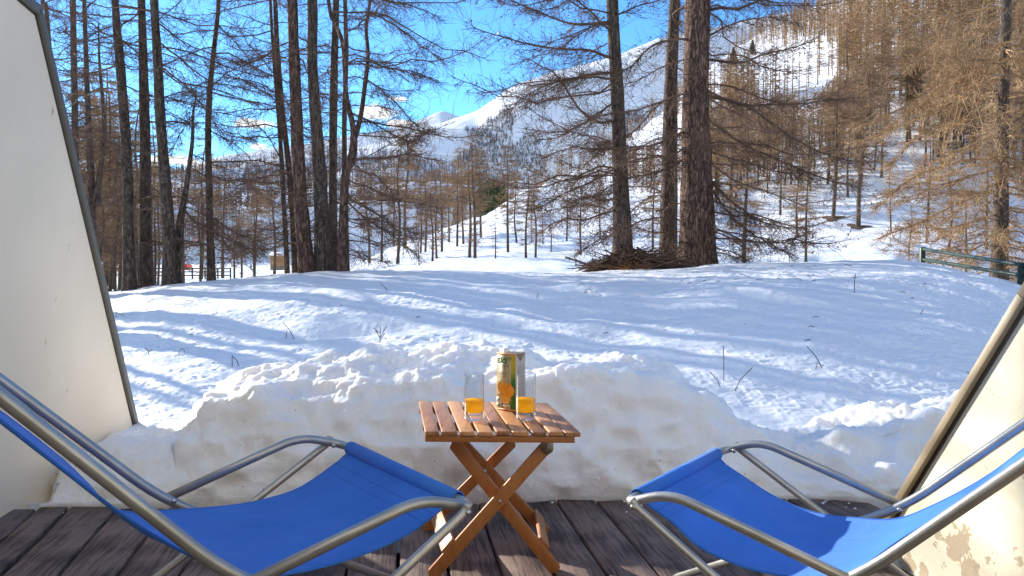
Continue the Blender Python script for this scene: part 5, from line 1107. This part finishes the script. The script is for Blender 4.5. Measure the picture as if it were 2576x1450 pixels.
# ------------------------------------------------------------------ green railing
def railing():
    m = simple('dark_green_paint', (.008, .028, .014), .5, 0, .5, 10, .3); a = D(2320, 655, 12.4); b = D(2570, 718, 9.9)
    t = empty('metal_railing', tuple(a), 'dark green metal railing half buried in snow on the right crest', 'railing')
    ta, tb = D(2320, 627, 12.4), D(2571, 667, 9.9); la, lb = D(2320, 653, 12.4), D(2571, 694, 9.9)
    for (p, q, w) in ((ta, a, .04), (tb, b, .04)):
        mb = MB(); top = p+[0, 0, .03]; bot = q-[0, 0, .5]; mb.box((top+bot)/2, [w, 0, 0], [0, w, 0], [0, 0, (top-bot)[2]/2]); mb.build('post', m, t, smooth=False, bevel=.012)
    for (p, q) in ((ta, tb), (la, lb)):
        mb = MB(); e = q+(q-p)*.6; mb.tube([p, q, e], .028, 10); mb.build('rail', m, t)
    mb = MB(); mb.tube([ta-[0, 0, .08], D(2303, 655, 12.9)-[0, 0, .2]], .02, 8); mb.build('brace', m, t)
railing()
# ------------------------------------------------------------------ things by the piste
def vpt(u, d): x = (u-1288)/F*d; return np.array([x, d, float(val_z(np.array(x), np.array(d)))])
wf = simple('grey_fence_wood', (.09, .075, .06), .9)
def wfence():
    t = empty('wooden_fence', tuple(vpt(470, 60)), 'low grey wooden rail fence beside the piste behind the left trunks', 'fence'); us_ = np.linspace(388, 580, 7); ps = [vpt(u, 60+3*i/6) for i, u in enumerate(us_)]
    for i, p in enumerate(ps): mb = MB(); mb.tube([p-[0, 0, .5], p+[0, 0, .95]], .07, 6); mb.build('post', wf, t)
    for h_ in (.3, .6, .88):
        mb = MB(); mb.tube([p+[0, -.08, h_] for p in ps], .05, 5); mb.build('rail', wf, t)
wfence()
def cabin():
    p = vpt(699, 215); k = 215/F; w = 15*k; hh = 16*k; m = simple('cabin_wood', (.42, .22, .10), .8, 0, .3, 1.5, .3); t = empty('log_cabin', tuple(p), 'small orange brown wooden cabin by the piste beside the middle trunks', 'cabin')
    base = 1.2; mb = MB()
    for i in range(9): mb.tube([p+[-w, -1.2, base+hh*2*(i+.5)/11], p+[w, -1.2, base+hh*2*(i+.5)/11]], hh*.105, 6); mb.tube([p+[w, -1.2, base+hh*2*(i+.5)/11], p+[w, 2.2, base+hh*2*(i+.5)/11]], hh*.105, 6)
    mb.box(p+[0, .5, base+hh*.85], [w*.96, 0, 0], [0, 1.6, 0], [0, 0, hh*.85]); mb.build('walls', m, t)
    mb = MB(); mb.box(p+[0, .4, base*.4], [w, 0, 0], [0, 1.8, 0], [0, 0, base*.7]); mb.build('stone_base', simple('cabin_stone', (.2, .17, .14), .9), t, smooth=False)
    mb = MB(); mb.hexa([p+[-w*1.15, -2, base+hh*1.62], p+[w*1.15, -2, base+hh*1.62], p+[w*1.15, .5, base+hh*2.0], p+[-w*1.15, .5, base+hh*2.0]], [p+[-w*1.15, -2, base+hh*1.72], p+[w*1.15, -2, base+hh*1.72], p+[w*1.15, .5, base+hh*2.2], p+[-w*1.15, .5, base+hh*2.2]]); mb.hexa([p+[-w*1.15, .5, base+hh*2.0], p+[w*1.15, .5, base+hh*2.0], p+[w*1.15, 3, base+hh*1.62], p+[-w*1.15, 3, base+hh*1.62]], [p+[-w*1.15, .5, base+hh*2.2], p+[w*1.15, .5, base+hh*2.2], p+[w*1.15, 3, base+hh*1.72], p+[-w*1.15, 3, base+hh*1.72]]); mb.build('roof', M['snow_far'], t, smooth=False)
    mb = MB(); mb.box(p+[-w*.2, -1.42, base+hh*.7], [w*.22, 0, 0], [0, .06, 0], [0, 0, hh*.5]); mb.build('door', simple('cabin_door', (.45, .14, .05), .7), t, smooth=False)
cabin()
def snow_machine():
    red = simple('red_paint', (.62, .05, .03), .5); wh = simple('white_paint', (.75, .72, .7), .5); d = 120; k = d/F; p = vpt(455, d)
    t = empty('piste_machine', tuple(p), 'red machine with two raised white poles tipped red behind the leaning trunk', 'machine')
    mb = MB(); c = D(460, 672, d); mb.box(c, [14*k, 0, 0], [0, .7, 0], [0, 0, 8*k]); mb.box(c+[-.4, 0, 9*k], [6*k, 0, 0], [0, .6, 0], [0, 0, 5*k]); mb.tube([c+[-14*k, 0, -2*k], c+[-20*k, 0, -30*k]], .2, 6); mb.build('body', red, t, smooth=False, bevel=.06)
    for (a, b) in (((453, 663), (477, 613)), ((461, 668), (490, 606))):
        mb = MB(); A_, B_ = D(*a, d), D(*b, d); mb.tube([A_, B_], .09, 8); mb.build('pole', wh, t); mb = MB(); dr = (B_-A_)/np.linalg.norm(B_-A_); mb.tube([B_, B_+dr*.35], .13, 8); mb.build('pole_tip', red, t)
snow_machine()
def person(u, d, H, facing, jacket, label, skis=True):
    p = vpt(u, d); t = empty('person', tuple(p), label, 'person'); s = H/1.75
    jm = simple('jacket', jacket, .7); tm = simple('trousers', (.03, .035, .05), .8); sk = simple('skin', (.5, .3, .2), .6)
    def skin(name, pts, edges, rad, mat):
        me = bpy.data.meshes.new(name); me.from_pydata([tuple(np.array(q)*s) for q in pts], edges, []); o = link(name, me, t); me.materials.append(mat)
        md = o.modifiers.new('skin', 'SKIN'); 
        for i, r in enumerate(rad): me.skin_vertices[0].data[i].radius = (r*s, r*s)
        me.skin_vertices[0].data[0].use_root = True; sb = o.modifiers.new('sub', 'SUBSURF'); sb.levels = 1; sb.render_levels = 1; o.rotation_euler[2] = facing; return o
    pts = [(0, 0, .95), (0, .02, 1.2), (0, .03, 1.42), (0, .03, 1.52), (0, .05, 1.64), (.12, .03, .9), (.16, -.05, .5), (.15, .05, .07), (-.12, .03, .9), (-.17, -.03, .5), (-.15, .05, .07), (.2, .03, 1.4), (.32, -.08, 1.15), (.28, -.3, 1.05), (-.2, .03, 1.4), (-.34, -.08, 1.15), (-.28, -.3, 1.05)]
    ed = [(0, 1), (1, 2), (2, 3), (3, 4), (0, 5), (5, 6), (6, 7), (0, 8), (8, 9), (9, 10), (2, 11), (11, 12), (12, 13), (2, 14), (14, 15), (15, 16)]
    skin('body', pts, ed, [.15, .15, .14, .06, .11, .1, .07, .05, .1, .07, .05, .08, .055, .04, .08, .055, .04], tm)
    j = [(0, 0, .92), (0, .02, 1.2), (0, .03, 1.43), (.21, .03, 1.4), (.33, -.08, 1.15), (.29, -.27, 1.06), (-.21, .03, 1.4), (-.35, -.08, 1.15), (-.29, -.27, 1.06)]
    skin('jacket', j, [(0, 1), (1, 2), (2, 3), (3, 4), (4, 5), (2, 6), (6, 7), (7, 8)], [.18, .18, .17, .1, .075, .06, .1, .075, .06], jm)
    if skis:
        for e in (-1, 1): mb = MB(); q = np.array(p)+[e*.15*s, 0, .02]; c_, s_ = math.cos(facing), math.sin(facing); dv = np.array([s_, -c_, 0]); mb.box(q, dv*.85, np.array([dv[1], -dv[0], 0])*.05, [0, 0, .015]); mb.build('ski', tm, t, smooth=False)
person(480, 150, 1.75, .3, (.9, .12, .02), 'distant skier in a bright orange red jacket beside the red machine')
person(560, 225, 1.75, 1.2, (.55, .12, .05), 'distant skier in a dull red top right of the lone slender larch')
person(631, 225, 1.75, -.6, (.25, .10, .06), 'distant skier in dark brown, furthest right on the piste')
# ------------------------------------------------------------------ dead stems in the snow
st = simple('dead_stem', (.07, .045, .035), .8)
def stem(lines, label, name='dry_stem'):
    b = hit_field(*lines[0][0]); t = empty(name, tuple(b), label, 'plant stem', 'dry stems poking out of the snow'); mb = MB()
    for ln in lines: mb.tube([D(u, v, b[1])-([0, 0, .05] if i == 0 and v > lines[0][0][1]-8 else [0, 0, 0]) for i, (u, v) in enumerate(ln)], .0011*b[1]**.6*.95, 5)
    mb.build('stalk', st, t)
stem([[(955, 882), (956, 850), (957, 822)], [(956, 850), (945, 832)], [(957, 848), (972, 822)], [(957, 840), (940, 826)], [(956, 856), (968, 838)]], 'branching dry weed standing just behind the snow bank, left of centre')
stem([[(747, 856), (730, 833), (712, 812)], [(716, 856), (722, 830)]], 'two crossed dry stalks on the left part of the snow field')
stem([[(608, 922), (595, 906), (583, 895)], [(584, 921), (584, 897)]], 'bent dry stalk shaped like an inverted V at the left end of the bank')
stem([[(452, 892), (450, 884), (457, 877), (464, 882), (464, 888)]], 'tiny curled stem in the shade near the left wall')
stem([[(378, 893), (372, 882), (364, 876)], [(374, 884), (384, 880)]], 'tiny sprig nearest to the left wall in the snow')
stem([[(1821, 962), (1821, 915), (1820, 871)]], 'tall straight dry stalk behind the right part of the bank')
stem([[(1822, 978), (1805, 957), (1786, 936)]], 'dry stalk leaning left beside the tall straight stalk')
stem([[(1838, 988), (1862, 955), (1893, 925)]], 'dry stalk leaning right beside the tall straight stalk')
stem([[(2078, 926), (2052, 896), (2030, 872)], [(2048, 925), (2056, 914), (2072, 921)]], 'slanting dry stalk with a broken foot, right part of the field')
stem([[(2151, 738), (2149, 712), (2152, 690)]], 'upright twig standing high on the right rise of the field')
stem([[(2312, 793), (2318, 786), (2322, 780)]], 'short dark twig on the right snow slope')
stem([[(2449, 960), (2440, 945), (2434, 936)]], 'short stalk close to the slanted tan wall edge')
stem([[(984, 732), (966, 720), (956, 713)]], 'thin twig lying near the crest left of centre')
stem([[(1468, 737), (1476, 729), (1484, 727)], [(1482, 727), (1488, 733)]], 'small twig lying on the snow below the brush pile')
stem([[(292, 800), (292, 785), (312, 795)]], 'small bent twig beside the edge of the shaded wall')
stem([[(1350, 748), (1352, 742), (1356, 738)]], 'tiny dark twig half way up the field near the centre')
rng = np.random.default_rng(77)
lit = MB()
for k in range(70):
    u, v = (rng.uniform(1650, 2150), rng.uniform(668, 715)) if k < 45 else (rng.uniform(350, 2400), rng.uniform(700, 860)); b = hit_field(u, v); a = rng.uniform(0, 3.1); L = rng.uniform(.015, .06); d = np.array([math.cos(a), math.sin(a)*.4, rng.uniform(0, .15)])*L; lit.tube([b+[0, 0, .005], b+d+[0, 0, .012], b+d*1.6+[0, 0, .004]], .0028, 4)
tag(lit.build('fallen_twigs', st), 'fallen bits of twig and bark scattered over the snow field', 'debris', kind='stuff')
# contrail
ct = MB(); a, b = D(1246, 93, 9000), D(1258, 76, 9000); ct.tube([a, (a+b)/2, b], [2, 9, 5], 8); tag(ct.build('contrail', simple('ice_cloud', (.95, .95, .95), 1)), 'short white vapour trail in the blue sky above the valley', 'contrail')
